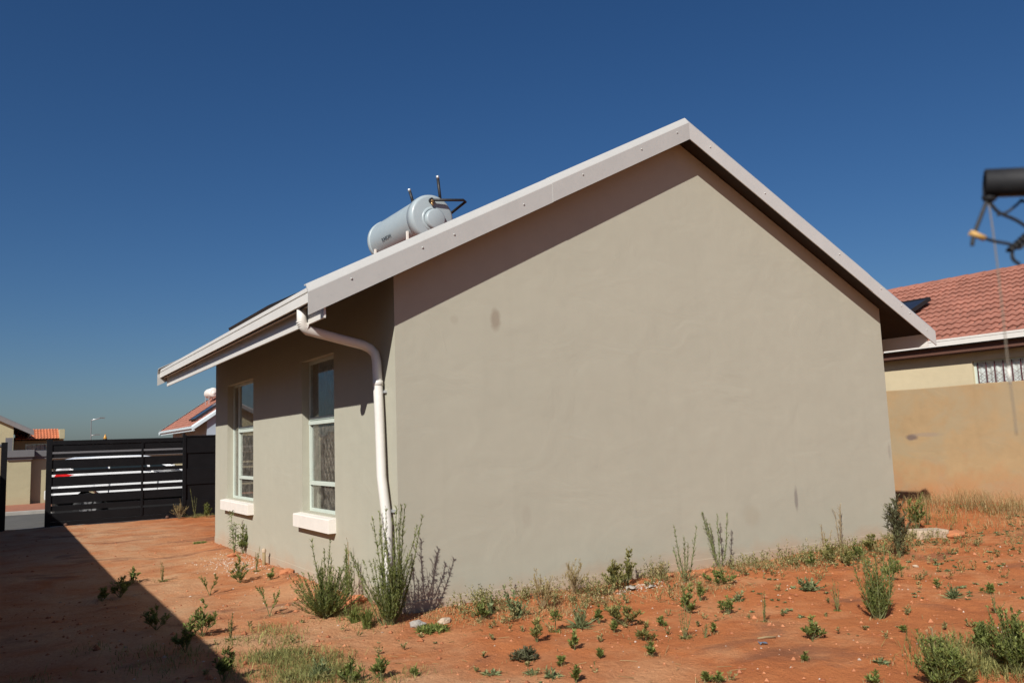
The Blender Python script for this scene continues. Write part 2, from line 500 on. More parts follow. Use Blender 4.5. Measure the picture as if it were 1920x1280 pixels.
def barge(name, parent, p_eave, p_ridge, h, mat, thick=0.012, back=0.11, rr=0.07, inward=(0, 1, 0), vertical_end=True):
    """folded sheet-steel barge: a vertical face with a rolled top that turns back over the tiles; its section is swept up the slope"""
    inn = Vector(inward); up = Vector((0, 0, 1))
    sec = [(0, -h), (0, -0.080), (0.005, -0.070), (0.052, -0.013), (0.064, -0.003), (back, 0.0)]      # folded chamfer along the top
    inner = [(thick, -h), (thick, -0.084), (0.015, -0.078), (0.060, -0.024), (0.068, -0.015), (back, -thick)]
    ring = sec + inner[::-1]
    A, B = Vector(p_eave), Vector(p_ridge)
    m = MB(); n = len(ring)
    va = [A + inn * x + up * z for x, z in ring]; vb = [B + inn * x + up * z for x, z in ring]
    m.add(va + vb, [tuple(range(n)), tuple(range(2 * n - 1, n - 1, -1))])
    k0 = len(m.f)
    m2 = MB()
    fs = [(i, n + i, n + (i + 1) % n, (i + 1) % n) for i in range(n)]
    b = 0
    for f in fs: m.f.append(list(f)); m.t.append(0.5); m.sm.append(False)
    return m.build(name, mat, parent)

def gutter_part(parent, x_out, zt, y0, y1, side, mat, depth=0.095, h=0.125):
    """square-line gutter with a folded lip; side -1 opens towards a wall at larger x"""
    s = -side
    m = MB()
    prof = [(0.0, 0), (0.0, -0.035), (0.012, -0.040), (0.004, -0.046), (0.004, -h), (depth, -h), (depth, -0.005), (depth - 0.006, -0.005),
            (depth - 0.006, -h + 0.006), (0.012, -h + 0.006), (0.020, -0.044), (0.014, -0.006), (0.020, 0.0)]
    m.prism([(x_out + s * x, y0, zt + z) for x, z in prof], (0, y1 - y0, 0))
    g = m.build('gutter', mat, parent)
    for yy in (y0 - 0.004, y1):
        e = MB(); e.prism([(x_out + s * 0.001, yy, zt - 0.001), (x_out + s * 0.004, yy, zt - h - 0.002), (x_out + s * (depth + 0.002), yy, zt - h - 0.002), (x_out + s * (depth + 0.002), yy, zt - 0.004)], (0, 0.004, 0)); e.build('end_cap', mat, g)
    return g

def gable_roof(parent, x0, W, y0, y1, ov_y, eave, z_e, slope, tile_mat, barge_mat, barge_h=0.27, tile_drop=0.10, slab=0.09,
               individual=None, barges=True, seams=True, seg=5):
    """tiled roof with the ridge along y. z_e is the height of the barge top at the eave end"""
    xr = x0 + W / 2; xl = x0 - eave; xR = x0 + W + eave
    run = W / 2 + eave; zr = z_e + slope * run
    ya, yb = y0 - ov_y, y1 + ov_y
    ang = math.atan(slope); c, s_ = math.cos(ang), math.sin(ang)
    # boarded slabs under the tiles
    for side in (-1, 1):
        m = MB()
        xe = xl + 0.06 if side < 0 else xR - 0.06
        ze = z_e + 0.06 * slope
        poly = [(xe, ya + 0.016, ze - tile_drop - 0.012), (xr, ya + 0.016, zr - tile_drop - 0.012), (xr, ya + 0.016, zr - tile_drop - slab), (xe, ya + 0.016, ze - tile_drop - slab)]
        if side > 0: poly = poly[::-1]
        m.prism(poly, (0, yb - ya - 0.032, 0))
        m.build('eave_boards', M_TIMBER, parent)
    nv = int((run - 0.1) / c / TL)
    TLx = TL
    for side in (-1, 1):
        V = Vector((-side * c, 0, s_)); Nn = Vector((side * s_, 0, c))
        if side < 0: U = Vector((0, -1, 0)); o = Vector((xl + 0.115, yb - 0.03, z_e + 0.115 * slope - tile_drop))
        else: U = Vector((0, 1, 0)); o = Vector((xR - 0.115, ya + 0.03, z_e + 0.115 * slope - tile_drop))
        nu = int((yb - ya - 0.06) / TW)
        if side < 0: o.y = ya + 0.03 + nu * TW
        skip = set()
        if individual and individual['side'] == side:
            skip = individual_tiles(parent, o, U, V, Nn, nu, nv, individual, tile_mat)
        m = MB(); tile_field(m, o, U, V, Nn, nu, nv, skip, seg)
        t = m.build('roof_tiles', tile_mat, parent); t['kind'] = 'stuff'
    # ridge tiles
    k = 0; y = ya + 0.125; first = None
    while y < yb - 0.1:
        if first is None:
            m = MB()
            for (a0, dz) in ((0.0, 0.0),):
                pts = []
                for q in range(9):
                    an = math.pi * (q / 8.0)
                    pts.append((-math.cos(an) * 0.125, math.sin(an) * 0.085))
                outer = [(p[0], 0, p[1]) for p in pts]; far = [(p[0] * 0.9, 0.45, p[1] * 0.9 - 0.004) for p in pts]
                n = 9
                m.add(outer + far, [(i, n + i, n + i + 1, i + 1) for i in range(n - 1)], 0.5, True)
                inn = [(p[0] * 0.86, 0, p[1] * 0.82) for p in pts]
                m.add(outer + inn, [(i, i + 1, n + i + 1, n + i) for i in range(n - 1)])
            first = m.build('ridge_tile', tile_mat, parent); first.location = (xr, y, zr - tile_drop - 0.05)
        else:
            instance(first, parent, (xr, y, zr - tile_drop - 0.05 + R_.uniform(-0.004, 0.004)))
        y += 0.41
    bmat = barge_mat if isinstance(barge_mat, tuple) else (barge_mat, barge_mat)
    if barges:
        for (yy, inn) in ((ya, (0, 1, 0)), (yb, (0, -1, 0))):
            for side in (-1, 1):
                xe = xl if side < 0 else xR
                barge_mat = bmat[0] if side < 0 else bmat[1]
                e = Vector((xe, yy, z_e)); r = Vector((xr, yy, zr))
                if seams:
                    tt = 0.565 if side < 0 else 0.30
                    mid = e.lerp(r, tt)
                    b1 = barge('barge_board', parent, e, mid.lerp(r, 0.02), barge_h, barge_mat, inward=inn)
                    off = Vector((0, -0.004, 0.003)) if inn[1] > 0 else Vector((0, 0.004, 0.003))
                    b2 = barge('barge_board', parent, mid + off, r + off, barge_h, barge_mat, inward=inn)
                    if inn[1] > 0:
                        for q in ((e, mid, b1, (0.15, 0.42, 0.55, 0.86)), (mid, r, b2, (0.2, 0.62, 0.9))):
                            for t in q[3]:
                                p = q[0].lerp(q[1], t)
                                sm = MB(); sm.lathe((p.x, p.y - 0.0035 - (0.004 if q[2] is b2 else 0) , p.z - barge_h * R_.uniform(0.45, 0.6)), (0, -1, 0), [(-0.001, 0.010), (0.003, 0.009), (0.006, 0.004), (0.0065, 0.0)], 10)
                                sm.build('screw', barge_mat, q[2])
                else:
                    barge('barge_board', parent, e, r, barge_h, barge_mat, inward=inn)
    return dict(xr=xr, zr=zr, xl=xl, xR=xR, ya=ya, yb=yb, ang=ang)

def individual_tiles(parent, o, U, V, Nn, nu, nv, spec, mat):
    """the tiles that show largest are objects of their own; returns their grid places"""
    vs, fs = tile_geo()
    Mx = Matrix((U, V, Nn)).transposed()
    m = MB(); m.add([Mx @ Vector(p) for p in vs], fs)
    cells = []
    for j in range(nv):
        for i in range(nu):
            p = o + U * (i + 0.5) * TW + V * (j + 0.5) * TL
            if spec['y0'] < p.y < spec['y1']: cells.append((-(p - CAM_P).length if False else abs(p.y - spec['yc']), i, j))
    cells.sort(); cells = cells[:300]
    first = None; out = set()
    for (_, i, j) in cells:
        loc = o + U * (i * TW) + V * (j * TL) + Nn * R_.uniform(-0.004, 0.004)
        if first is None: first = m.build('roof_tile', mat, parent); first.location = loc
        else: instance(first, parent, loc, (0, R_.uniform(-0.006, 0.006), 0))
        out.add((i, j))
    return out

def wall_holes(name, mat, parent, axis, plane, thick, u0, u1, z0, z1, holes):
    """wall slab along u (y if axis=='x', else x) with rectangular holes; only real faces are made"""
    us = sorted({u0, u1} | {h[0] for h in holes} | {h[1] for h in holes})
    zs = sorted({z0, z1} | {h[2] for h in holes} | {h[3] for h in holes})
    solid = lambda i, j: 0 <= i < len(us) - 1 and 0 <= j < len(zs) - 1 and not any(h[0] <= us[i] and us[i + 1] <= h[1] and h[2] <= zs[j] and zs[j + 1] <= h[3] for h in holes)
    m = MB()
    def P(u, d, z): return (plane + d, u, z) if axis == 'x' else (u, plane + d, z)
    for i in range(len(us) - 1):
        for j in range(len(zs) - 1):
            if not solid(i, j): continue
            a, b, c, d = us[i], us[i + 1], zs[j], zs[j + 1]
            m.add([P(a, 0, c), P(b, 0, c), P(b, 0, d), P(a, 0, d)], [(0, 1, 2, 3)])
            m.add([P(a, thick, c), P(b, thick, c), P(b, thick, d), P(a, thick, d)], [(3, 2, 1, 0)])
            if not solid(i - 1, j): m.add([P(a, 0, c), P(a, thick, c), P(a, thick, d), P(a, 0, d)], [(0, 1, 2, 3)])
            if not solid(i + 1, j): m.add([P(b, 0, c), P(b, thick, c), P(b, thick, d), P(b, 0, d)], [(3, 2, 1, 0)])
            if not solid(i, j - 1): m.add([P(a, 0, c), P(b, 0, c), P(b, thick, c), P(a, thick, c)], [(3, 2, 1, 0)])
            if not solid(i, j + 1): m.add([P(a, 0, d), P(b, 0, d), P(b, thick, d), P(a, thick, d)], [(0, 1, 2, 3)])
    return m.build(name, mat, parent, False)

# ------------------------------------------------------------------ the house
HW, HL, T = 7.0, 7.25, 0.22
SL = 0.503
ZE = 2.81
EV = 0.855
OVY = 0.2376
def top_at(x): return ZE + SL * (min(x, HW - x) + EV)
house = empty('house', (3.5, 3.6, 0))
tag(house, 'taupe plastered house with bare gable wall and cream barge boards', 'house')
GW = 0.205                         # wall top under barge top line
w1 = (4.88, 6.42, 0.76, 2.46); w2 = (1.60, 2.70, 0.76, 2.46)
m = MB(); m.prism([(0, 0, -0.3), (HW, 0, -0.3), (HW, 0, top_at(0) - GW), (HW / 2, 0, top_at(HW / 2) - GW), (0, 0, top_at(0) - GW)], (0, T, 0))
m.build('gable_wall', M_PLASTER, house, False)
m = MB(); m.prism([(0, HL - T, -0.3), (HW, HL - T, -0.3), (HW, HL - T, top_at(0) - GW), (HW / 2, HL - T, top_at(HW / 2) - GW), (0, HL - T, top_at(0) - GW)], (0, T, 0))
m.build('gable_wall', M_PLASTER, house, False)
wall_holes('side_wall', M_PLASTER, house, 'x', 0.0, T, T, HL - T, -0.3, top_at(0) - GW, [w1, w2])
wall_holes('side_wall', M_PLASTER, house, 'x', HW, -T, T, HL - T, -0.3, top_at(0) - GW, [(2.0, 3.2, 1.2, 2.3)])
boxpart('plinth', M_PLASTER, house, (-0.007, -0.007, -0.28), (HW + 0.006, -0.0005, 0.128), 0.003)
boxpart('plinth', M_PLASTER, house, (-0.007, 0.0, -0.28), (-0.0005, HL, 0.128), 0.003)
boxpart('floor_slab', M_KERB, house, (T, T, -0.1), (HW - T, HL - T, 0.16))
boxpart('ceiling_board', M_DARKIN, house, (T + 0.002, T + 0.002, 2.52), (HW - T - 0.002, HL - T - 0.002, 2.55))
boxpart('partition_wall', M_DARKIN, house, (2.9, T + 0.002, 0.161), (3.0, HL - T - 0.002, 2.519))
boxpart('partition_wall', M_DARKIN, house, (T + 0.002, 3.7, 0.161), (2.899, 3.8, 2.519))

rf = gable_roof(house, 0, HW, 0, HL, OVY, EV, ZE, SL, M_TILE, (M_BARGE, M_BARGE2))
# fascias and gutters
boxpart('fascia_board', M_CREAM, house, (-0.716, -0.205, 2.53), (-0.698, HL + 0.2, 2.765))
boxpart('fascia_board', M_CREAM, house, (HW + 0.698, -0.205, 2.53), (HW + 0.716, HL + 0.2, 2.765))
gutter_part(house, -0.822, 2.792, -0.205, HL + 0.22, -1, M_CREAM, depth=0.10)
gutter_part(house, HW + 0.822, 2.792, -0.205, HL + 0.22, 1, M_CREAM, depth=0.10)

def downpipe(parent, side, y0, yb, bend_z=2.36, low=0.05):
    xo = -0.765 if side < 0 else HW + 0.765
    xw = -0.062 if side < 0 else HW + 0.062
    s = 1 if side < 0 else -1
    r = 0.043
    pts = [(xo, y0, 2.672), (xo, y0, 2.555), (xo + s * 0.012, y0 + 0.002, 2.515), (xo + s * 0.045, y0 + 0.008, 2.483)]
    pts += [(xw - s * 0.11, y0 + 0.1, bend_z + 0.02), (xw - s * 0.045, y0 + 0.09, bend_z - 0.012), (xw - s * 0.008, y0 + 0.07, bend_z - 0.06), (xw, y0 + 0.05, bend_z - 0.13)]
    pts += [(xw, y0 + 0.01, 1.75), (xw - s * 0.006, y0 - 0.03, 1.2), (xw - s * 0.004, yb + 0.02, 0.8), (xw - s * 0.012, yb, 0.45), (xw - s * 0.03, yb - 0.01, low)]
    rad = [r] * len(pts); rad[-2] = r * 0.9; rad[-1] = r * 0.8
    m = MB(); m.tube(pts, rad, 18)
    p = m.build('downpipe', M_CREAM, parent)
    # crimps on the inside of the top elbow
    el = Vector((xo + s * 0.075, y0, 2.585))
    for k in range(7):
        a = math.radians(8 + k * 10)
        dirv = Vector((-s * math.cos(a), 0, -math.sin(a)))
        c = Vector((xo + s * 0.06, y0 + 0.004, 2.565)) + dirv * 0.064
        ax = Vector((s * math.sin(a), 0.12 * s, -math.cos(a))).normalized() if True else None
        mm = MB(); mm.lathe(c, ax, [(-0.0055, 0.0425), (-0.002, 0.0465), (0.002, 0.0465), (0.0055, 0.0425)], 18)
        mm.build('elbow_crimp', M_CREAM, p)
    mm = MB(); mm.lathe((xw, y0 + 0.03, 2.02), (0, 0, 1), [(-0.012, 0.0435), (-0.01, 0.047), (0.03, 0.047), (0.032, 0.0435)], 18)
    mm.build('pipe_joint', M_CREAM, p)
    for zc in (1.95, 0.9):
        yy = y0 + 0.02 if zc > 1 else yb + 0.03
        a = (xw - 0.05, yy - 0.05, zc - 0.012); b = (-0.0005 if side < 0 else xw + 0.05, yy + 0.05, zc + 0.012)
        if side < 0: boxpart('pipe_bracket', M_STEEL, p, (-0.02, yy - 0.052, zc - 0.012), (-0.001, yy + 0.052, zc + 0.012))
    return p
downpipe(house, -1, 0.225, 0.07)
downpipe(house, 1, 0.55, 0.45)

def window(parent, y0, y1, z0, z1, mullion=None, zt=(1.77, 1.075), lattice=False):
    fx = 0.085                                   # frame set back in the reveal
    fw = 0.035
    w = empty('window', (fx, (y0 + y1) / 2, z0)); w.parent = parent; w.matrix_parent_inverse = Matrix.Translation(-Vector(parent.location))
    def bar(n, a, b): 
        q = boxpart(n, M_FRAME, w, a, b, 0.003); return q
    kids = []
    kids.append(bar('frame_stile', (fx, y0, z0), (fx + 0.04, y0 + fw, z1)))
    kids.append(bar('frame_stile', (fx, y1 - fw, z0), (fx + 0.04, y1, z1)))
    kids.append(bar('frame_rail', (fx, y0 + fw, z0), (fx + 0.04, y1 - fw, z0 + fw)))
    kids.append(bar('frame_rail', (fx, y0 + fw, z1 - fw), (fx + 0.04, y1 - fw, z1)))
    lights = []
    ya, yb = y0 + fw, y1 - fw
    if mullion:
        kids.append(bar('mullion', (fx - 0.006, mullion - 0.02, z0 + fw), (fx + 0.04, mullion + 0.02, z1 - fw)))
        lights.append((mullion + 0.02, yb, z0 + fw, z1 - fw)); yb = mullion - 0.02
    kids.append(bar('transom', (fx - 0.004, ya, zt[0] + 0.012), (fx + 0.038, yb, zt[0] + 0.045)))
    kids.append(bar('transom', (fx - 0.018, ya, zt[0] - 0.04), (fx + 0.028, yb, zt[0] + 0.004)))
    kids.append(bar('transom', (fx - 0.008, ya, zt[1] - 0.022), (fx + 0.036, yb, zt[1] + 0.022)))
    # opening casement frame in the middle
    kids.append(bar('casement_stile', (fx - 0.012, yb - 0.03, zt[1] + 0.024), (fx + 0.03, yb - 0.001, zt[0] - 0.042)))
    kids.append(bar('casement_stile', (fx - 0.012, ya + 0.001, zt[1] + 0.024), (fx + 0.03, ya + 0.03, zt[0] - 0.042)))
    lights += [(ya, yb, zt[0] + 0.045, z1 - fw), (ya + 0.03, yb - 0.03, zt[1] + 0.022, zt[0] - 0.04), (ya, yb, z0 + fw, zt[1] - 0.022)]
    for (a, b, c, d) in lights:
        kids.append(boxpart('pane', M_GLASS, w, (fx + 0.014, a, c), (fx + 0.018, b, d)))
    inv = Matrix.Translation(-Vector(w.location))
    m = MB()
    # sill with a chamfered nose, proud of the wall and a little wider than the opening
    sy0, sy1 = y0 - 0.02, y1 + 0.09
    m.prism([(fx + 0.02, sy0, z0 - 0.001), (-0.078, sy0, z0 - 0.022), (-0.084, sy0, z0 - 0.03), (-0.084, sy0, z0 - 0.165), (0.02, sy0, z0 - 0.165), (0.02, sy0, z0 - 0.16), (fx + 0.02, sy0, z0 - 0.16)], (0, sy1 - sy0, 0))
    kids.append(m.build('sill', M_SILL, w, False, 0.004))
    if lattice:
        lat = MB()
        n = 9; ww = (y1 - y0) - 0.12; hh = z1 - z0 - 0.1
        st = ww / n
        for i in range(n + 1):
            yy = y0 + 0.06 + i * st
            lat.box((fx + 0.17, yy - 0.006, z0 + 0.05), (fx + 0.18, yy + 0.006, z1 - 0.05))
        rows = int(hh / (st * 1.6))
        for i in range(n):
            for j in range(rows):
                a = Vector((fx + 0.166, y0 + 0.06 + i * st, z0 + 0.06 + j * hh / rows)); b = a + Vector((0, st, hh / rows))
                lat.tube([a, b], 0.005, 4, False); lat.tube([a + Vector((-0.008, st, 0)), b + Vector((-0.008, -st, 0))], 0.005, 4, False)
        kids.append(lat.build('security_lattice', simple('bare_lattice_steel', (0.22, 0.19, 0.16), 0.5, metal=0.4), w))
    for k in kids: k.matrix_parent_inverse = inv
    return w
window(house, *w2, lattice=True, mullion=None)
window(house, *w1, mullion=6.04)
boxpart('blind_board', M_DARKIN, house, (HW - 0.15, 1.95, 1.15), (HW - 0.12, 3.25, 2.35))
settle(house)
for o_ in house.children:
    if o_.name.startswith('window'): pass
# a short waste pipe stub by the long wall
st = empty('waste_pipe', (-0.09, 4.0, 0.0)); tag(st, 'short brown pipe stub standing at the foot of the window wall', 'pipe')
part('pipe', M_DRYSTEM, st, lambda m: m.tube([(0, 0, -0.1), (0, 0, 0.2)], 0.022, 12))
part('pipe_cap', M_STONE, st, lambda m: m.lathe((0, 0, 0.19), (0, 0, 1), [(0, 0.026), (0.03, 0.027), (0.045, 0.02), (0.05, 0.0)], 12))

# a table and shelf dimly seen through the far window
tb = empty('table', (1.5, 5.5, 0.16)); tag(tb, 'dim wooden table seen through the farther window', 'table')
boxpart('table_top', M_STONE, tb, (-0.4, -0.7, 0.72), (0.4, 0.7, 0.76), 0.004)
boxpart('apron', M_STONE, tb, (-0.36, -0.66, 0.62), (0.36, 0.66, 0.718))
for a in (-0.35, 0.31):
    for b in (-0.65, 0.61): boxpart('leg', M_STONE, tb, (a, b, 0.001), (a + 0.045, b + 0.045, 0.619))

# ------------------------------------------------------------------ solar geyser on the roof
TR = 0.272
tx, tz = 1.34, 4.135; ty0, ty1 = 1.88, 3.30
gy = empty('solar_geyser', (tx, (ty0 + ty1) / 2, 3.86)); tag(gy, 'grey-blue horizontal solar water tank lying on the near roof slope', 'water tank')
m = MB(); m.lathe((tx, ty0, tz), (0, 1, 0), [(0.13, TR), (ty1 - ty0 - 0.10, TR)], 48); m.build('tank_shell', M_TANK, gy)
m = MB(); m.lathe((tx, ty0, tz), (0, 1, 0), [(0.0, 0.0), (0.0, TR - 0.03), (0.006, TR - 0.012), (0.02, TR + 0.002), (0.05, TR + 0.010), (0.13, TR + 0.012), (0.135, TR)], 48)
cap = m.build('end_cap', M_TANK, gy)
m = MB(); m.lathe((tx, ty1, tz), (0, 1, 0), [(-0.105, TR), (-0.10, TR + 0.010), (-0.04, TR + 0.008), (-0.012, TR - 0.01), (0.0, TR - 0.05), (0.004, 0.0)], 48)
m.build('end_cap', M_TANK, gy)
hx, hz = tx + 0.02, tz - 0.03
m = MB(); m.lathe((hx, ty0 - 0.055, hz), (0, 1, 0), [(0, 0), (0, 0.105), (0.006, 0.118), (0.018, 0.125), (0.0545, 0.125)], 32); m.build('element_cover', M_TANK, cap)
m = MB(); m.lathe((hx - 0.012, ty0 - 0.004, hz + 0.006), (0, 1, 0), [(0, 0.125), (0, 0.152), (0.0035, 0.152)], 32); m.build('cover_ring', M_TANK, cap)
px_, pz_ = tx - 0.02, tz + 0.195
m = MB(); m.tube([(px_, ty0 + 0.004, pz_), (px_, ty0 - 0.03, pz_)], 0.033, 14); m.build('pipe_collar', M_RUBBER, cap)
m = MB(); m.tube([(px_ - 0.012, ty0 - 0.03, pz_ - 0.03), (px_ + 0.012, ty0 - 0.035, pz_ - 0.06)], 0.012, 8)
m.tube([(px_, ty0 - 0.01, pz_ - 0.004), (px_, ty0 - 0.05, pz_ - 0.012)], 0.016, 8); m.build('brass_fitting', simple('brass', (0.45, 0.30, 0.14), 0.4, metal=0.7), cap)
m = MB(); m.tube([(px_, ty0 - 0.04, pz_), (px_ + 0.40, ty0 - 0.07, pz_ + 0.04), (px_ + 0.44, ty0 - 0.055, pz_ + 0.03), (px_ + 0.36, ty0 + 0.16, pz_ - 0.06), (px_ + 0.32, ty0 + 0.24, pz_ - 0.09)], 0.017, 8); m.build('hot_pipe', M_RUBBER, gy)
m = MB(); m.tube([(tx + 0.12, ty0 + 0.28, tz + 0.235), (tx + 0.2, ty0 + 0.22, tz + 0.30), (tx + 0.205, ty0 + 0.20, tz + 0.30), (tx + 0.18, ty0 + 0.20, tz + 0.56)], 0.019, 8); bp = m.build('breather_pipe', M_RUBBER, gy)
m = MB(); m.tube([(tx + 0.18, ty0 + 0.20, tz + 0.555), (tx + 0.176, ty0 + 0.20, tz + 0.59)], 0.0195, 10); m.build('pipe_tip', M_STEEL, bp)
m = MB(); m.tube([(tx + 0.02, ty0 + 0.55, tz + 0.27), (tx - 0.04, ty0 + 0.55, tz + 0.47)], 0.019, 8); bp = m.build('breather_pipe', M_RUBBER, gy)
m = MB(); m.tube([(tx - 0.039, ty0 + 0.55, tz + 0.465), (tx - 0.05, ty0 + 0.55, tz + 0.495)], 0.0195, 10); m.build('pipe_tip', M_STEEL, bp)
for yy in (ty0 + 0.20, ty1 - 0.22):
    for (xx, zt_) in ((tx - 0.245, tz - 0.15), (tx + 0.2, tz - 0.2)):
        zb = top_at(xx) - 0.14
        m = MB(); m.box((xx - 0.011, yy - 0.014, zb), (xx + 0.011, yy + 0.014, zt_)); l = m.build('support_leg', M_SILL, gy)
# small printed name on the flank of the tank
fc = bpy.data.curves.new('name_print', 'FONT'); fc.body = 'SUNSCAN'; fc.size = 0.062; fc.align_x = 'CENTER'; fc.align_y = 'CENTER'; fc.extrude = 0.0008; fc.space_character = 1.0
fo = bpy.data.objects.new('name_print', fc); COL.objects.link(fo)
an = math.radians(20)
nrm = Vector((-math.cos(an), 0, -math.sin(an))); ux = Vector((0, -1, 0)); uy = nrm.cross(ux)
mt = Matrix((ux, uy, nrm)).transposed().to_4x4(); mt.translation = Vector((tx, ty0 + 0.80, tz)) + nrm * (TR + 0.004)
dg = bpy.context.evaluated_depsgraph_get()
me = bpy.data.meshes.new_from_object(fo.evaluated_get(dg)); bpy.data.objects.remove(fo)
me.materials.clear(); me.materials.append(simple('dark_print', (0.03, 0.05, 0.07), 0.6)); 
po = bpy.data.objects.new('name_print', me); COL.objects.link(po); po.parent = gy
settle(gy); po.matrix_parent_inverse = Matrix.Identity(4); po.matrix_world = mt
po.matrix_parent_inverse = Matrix.Translation(-Vector(gy.location)); po.matrix_basis = mt

def solar_panel(label, x_lo, y0, y1, length, base_fn, slope, side=-1, lift=0.07):
    a = math.atan(slope); c, s = math.cos(a), math.sin(a)
    V = Vector((-side * c, 0, s)); Nn = Vector((side * s, 0, c))
    o = Vector((x_lo, y0, base_fn(x_lo))) + Nn * lift
    e = empty('solar_collector', o); tag(e, label, 'solar panel', 'flat solar collectors on roofs')
    Yv = Vector((0, 1, 0)); w = y1 - y0
    def slab(n, mat, u0, u1, v0, v1, n0, n1):
        m = MB(); P = [o + Yv * u0 + V * v0 + Nn * n0, o + Yv * u1 + V * v0 + Nn * n0, o + Yv * u1 + V * v1 + Nn * n0, o + Yv * u0 + V * v1 + Nn * n0]
        m.prism(P, Nn * (n1 - n0)); return m.build(n, mat, e)
    slab('collector_glass', M_PANEL, 0.03, w - 0.03, 0.03, length - 0.03, 0.0, 0.06)
    for (u0, u1, v0, v1) in ((0, 0.029, 0, length), (w - 0.029, w, 0, length), (0.03, w - 0.03, 0, 0.029), (0.03, w - 0.03, length - 0.029, length)):
        slab('frame_bar', M_RUBBER, u0, u1, v0, v1, -0.005, 0.075)
    for u in (0.2, w - 0.24):
        slab('mounting_strap', M_STEEL, u, u + 0.04, 0.05, length - 0.05, -lift - 0.02, -0.006)
    settle(e); return e
solar_panel('dark solar collector lying just above the gutter of the near house', -0.42, 2.35, 4.25, 1.05, lambda x: top_at(x) - 0.10, SL, -1, 0.06)

# ------------------------------------------------------------------ boundary walls
def plaster_wall(name, label, mat, pts_top, thick, z0=-0.3, axis='y', x=0.0):
    """garden wall along y at x (its left face), with a slightly uneven hand-floated top"""
    m = MB(); n = len(pts_top)
    vs = []
    for (y, z) in pts_top:
        vs += [(x, y, z0), (x, y, z), (x + thick, y, z), (x + thick, y, z0)]
    fs = [(0, 1, 2, 3), (4 * n - 1, 4 * n - 2, 4 * n - 3, 4 * n - 4)]
    for i in range(n - 1):
        a, b = 4 * i, 4 * (i + 1)
        fs += [(a, b, b + 1, a + 1), (a + 1, b + 1, b + 2, a + 2), (a + 2, b + 2, b + 3, a + 3)]
    m.add(vs, fs)
    o = m.build(name, mat, None, False, 0.012)
    return tag(o, label, 'wall')
ys = [-9 + 0.6 * i for i in range(36)]
plaster_wall('boundary_wall', 'ochre plastered boundary wall stained with red soil, right of the gable', M_BOUND,
             [(y, 2.10 + 0.012 * mnoise.noise((y * 0.9, 1.0, 0))) for y in ys], 0.22, x=10.45)
plaster_wall('boundary_wall', 'plastered boundary wall at the left edge that shades the passage', M_BOUND,
             [(y, 2.03) for y in (-14, -8, -3, 2.40)] + [(2.402, 1.845)] + [(y, 1.845) for y in (5, 9, 13.2)], 0.22, x=-3.93)
wall = boxpart('gate_pier', M_BOUND, None, (-3.68, 13.12, -0.3), (-2.915, 13.32, 1.72), 0.01)
tag(wall, 'brown plastered pier beside the black gate post at the left edge', 'pier')
boxpart('pier_cap', M_GREYCOAT, wall, (-3.70, 13.10, 1.7205), (-2.905, 13.34, 1.77), 0.006)

# ------------------------------------------------------------------ neighbouring houses
def simple_house(label, x0, W, y0, y1, z_e, slope, wall_mat, trim, tile, ov=0.24, eave=0.85, individual=None, wins=(), gwins=(), base=-0.3, seg=2, name='house', fascia=None):
    """same kind of small gabled house, ridge along y"""
    h = empty(name, (x0 + W / 2, (y0 + y1) / 2, 0)); tag(h, label, 'house')
    ta = z_e + slope * eave - 0.205; tr = z_e + slope * (eave + W / 2) - 0.205
    for yy in (y0, y1 - T):
        m = MB(); m.prism([(x0, yy, base), (x0 + W, yy, base), (x0 + W, yy, ta), (x0 + W / 2, yy, tr), (x0, yy, ta)], (0, T, 0)); m.build('gable_wall', wall_mat, h, False)
    hl = [(a, b, c, d) for (s, a, b, c, d) in wins if s < 0]
    hr = [(a, b, c, d) for (s, a, b, c, d) in wins if s > 0]
    wall_holes('side_wall', wall_mat, h, 'x', x0, T, y0 + T, y1 - T, base, ta, hl)
    wall_holes('side_wall', wall_mat, h, 'x', x0 + W, -T, y0 + T, y1 - T, base, ta, hr)
    for (s, a, b, c, d) in wins:
        X = x0 + 0.08 if s < 0 else x0 + W - 0.08
        w = empty('window', (X, (a + b) / 2, c)); w.parent = h
        ks = [boxpart('frame_bar', M_FRAME, w, (X - 0.02, a, c), (X + 0.02, a + 0.04, d)), boxpart('frame_bar', M_FRAME, w, (X - 0.02, b - 0.04, c), (X + 0.02, b, d)),
              boxpart('frame_bar', M_FRAME, w, (X - 0.02, a + 0.04, c), (X + 0.02, b - 0.04, c + 0.04)), boxpart('frame_bar', M_FRAME, w, (X - 0.02, a + 0.04, d - 0.04), (X + 0.02, b - 0.04, d)),
              boxpart('pane', M_GLASS, w, (X - 0.003, a + 0.04, c + 0.04), (X + 0.003, b - 0.04, d - 0.04))]
        for k in ks: k.matrix_parent_inverse = Matrix.Translation(-Vector(w.location))
    gable_roof(h, x0, W, y0, y1, ov, eave, z_e, slope, tile, trim, individual=individual, seams=False, seg=seg)
    for s in (-1, 1):
        xf = x0 - eave + 0.14 if s < 0 else x0 + W + eave - 0.158
        boxpart('fascia_board', fascia or trim, h, (xf, y0 - ov + 0.03, z_e - 0.28), (xf + 0.018, y1 + ov - 0.03, z_e - 0.045))
        gutter_part(h, x0 - eave + 0.035 if s < 0 else x0 + W + eave - 0.035, z_e - 0.018, y0 - ov + 0.03, y1 + ov - 0.03, s, trim, depth=0.10)
    settle(h)
    return h

# right-hand neighbour: long pinkish tiled roof above the boundary wall
nb = simple_house('cream neighbouring house with pink terracotta tiled roof behind the boundary wall', 11.94, 8.02, -6.0, 9.6, 3.03, 0.44, M_NBWALL, M_CREAM, M_TILE, eave=0.36, fascia=simple('brown_batten_paint', (0.10, 0.045, 0.03), 0.7),
                  individual=dict(side=-1, y0=-1.6, y1=6.4, yc=2.4), wins=((-1, 0.02, 1.60, 1.30, 2.58),), seg=5)
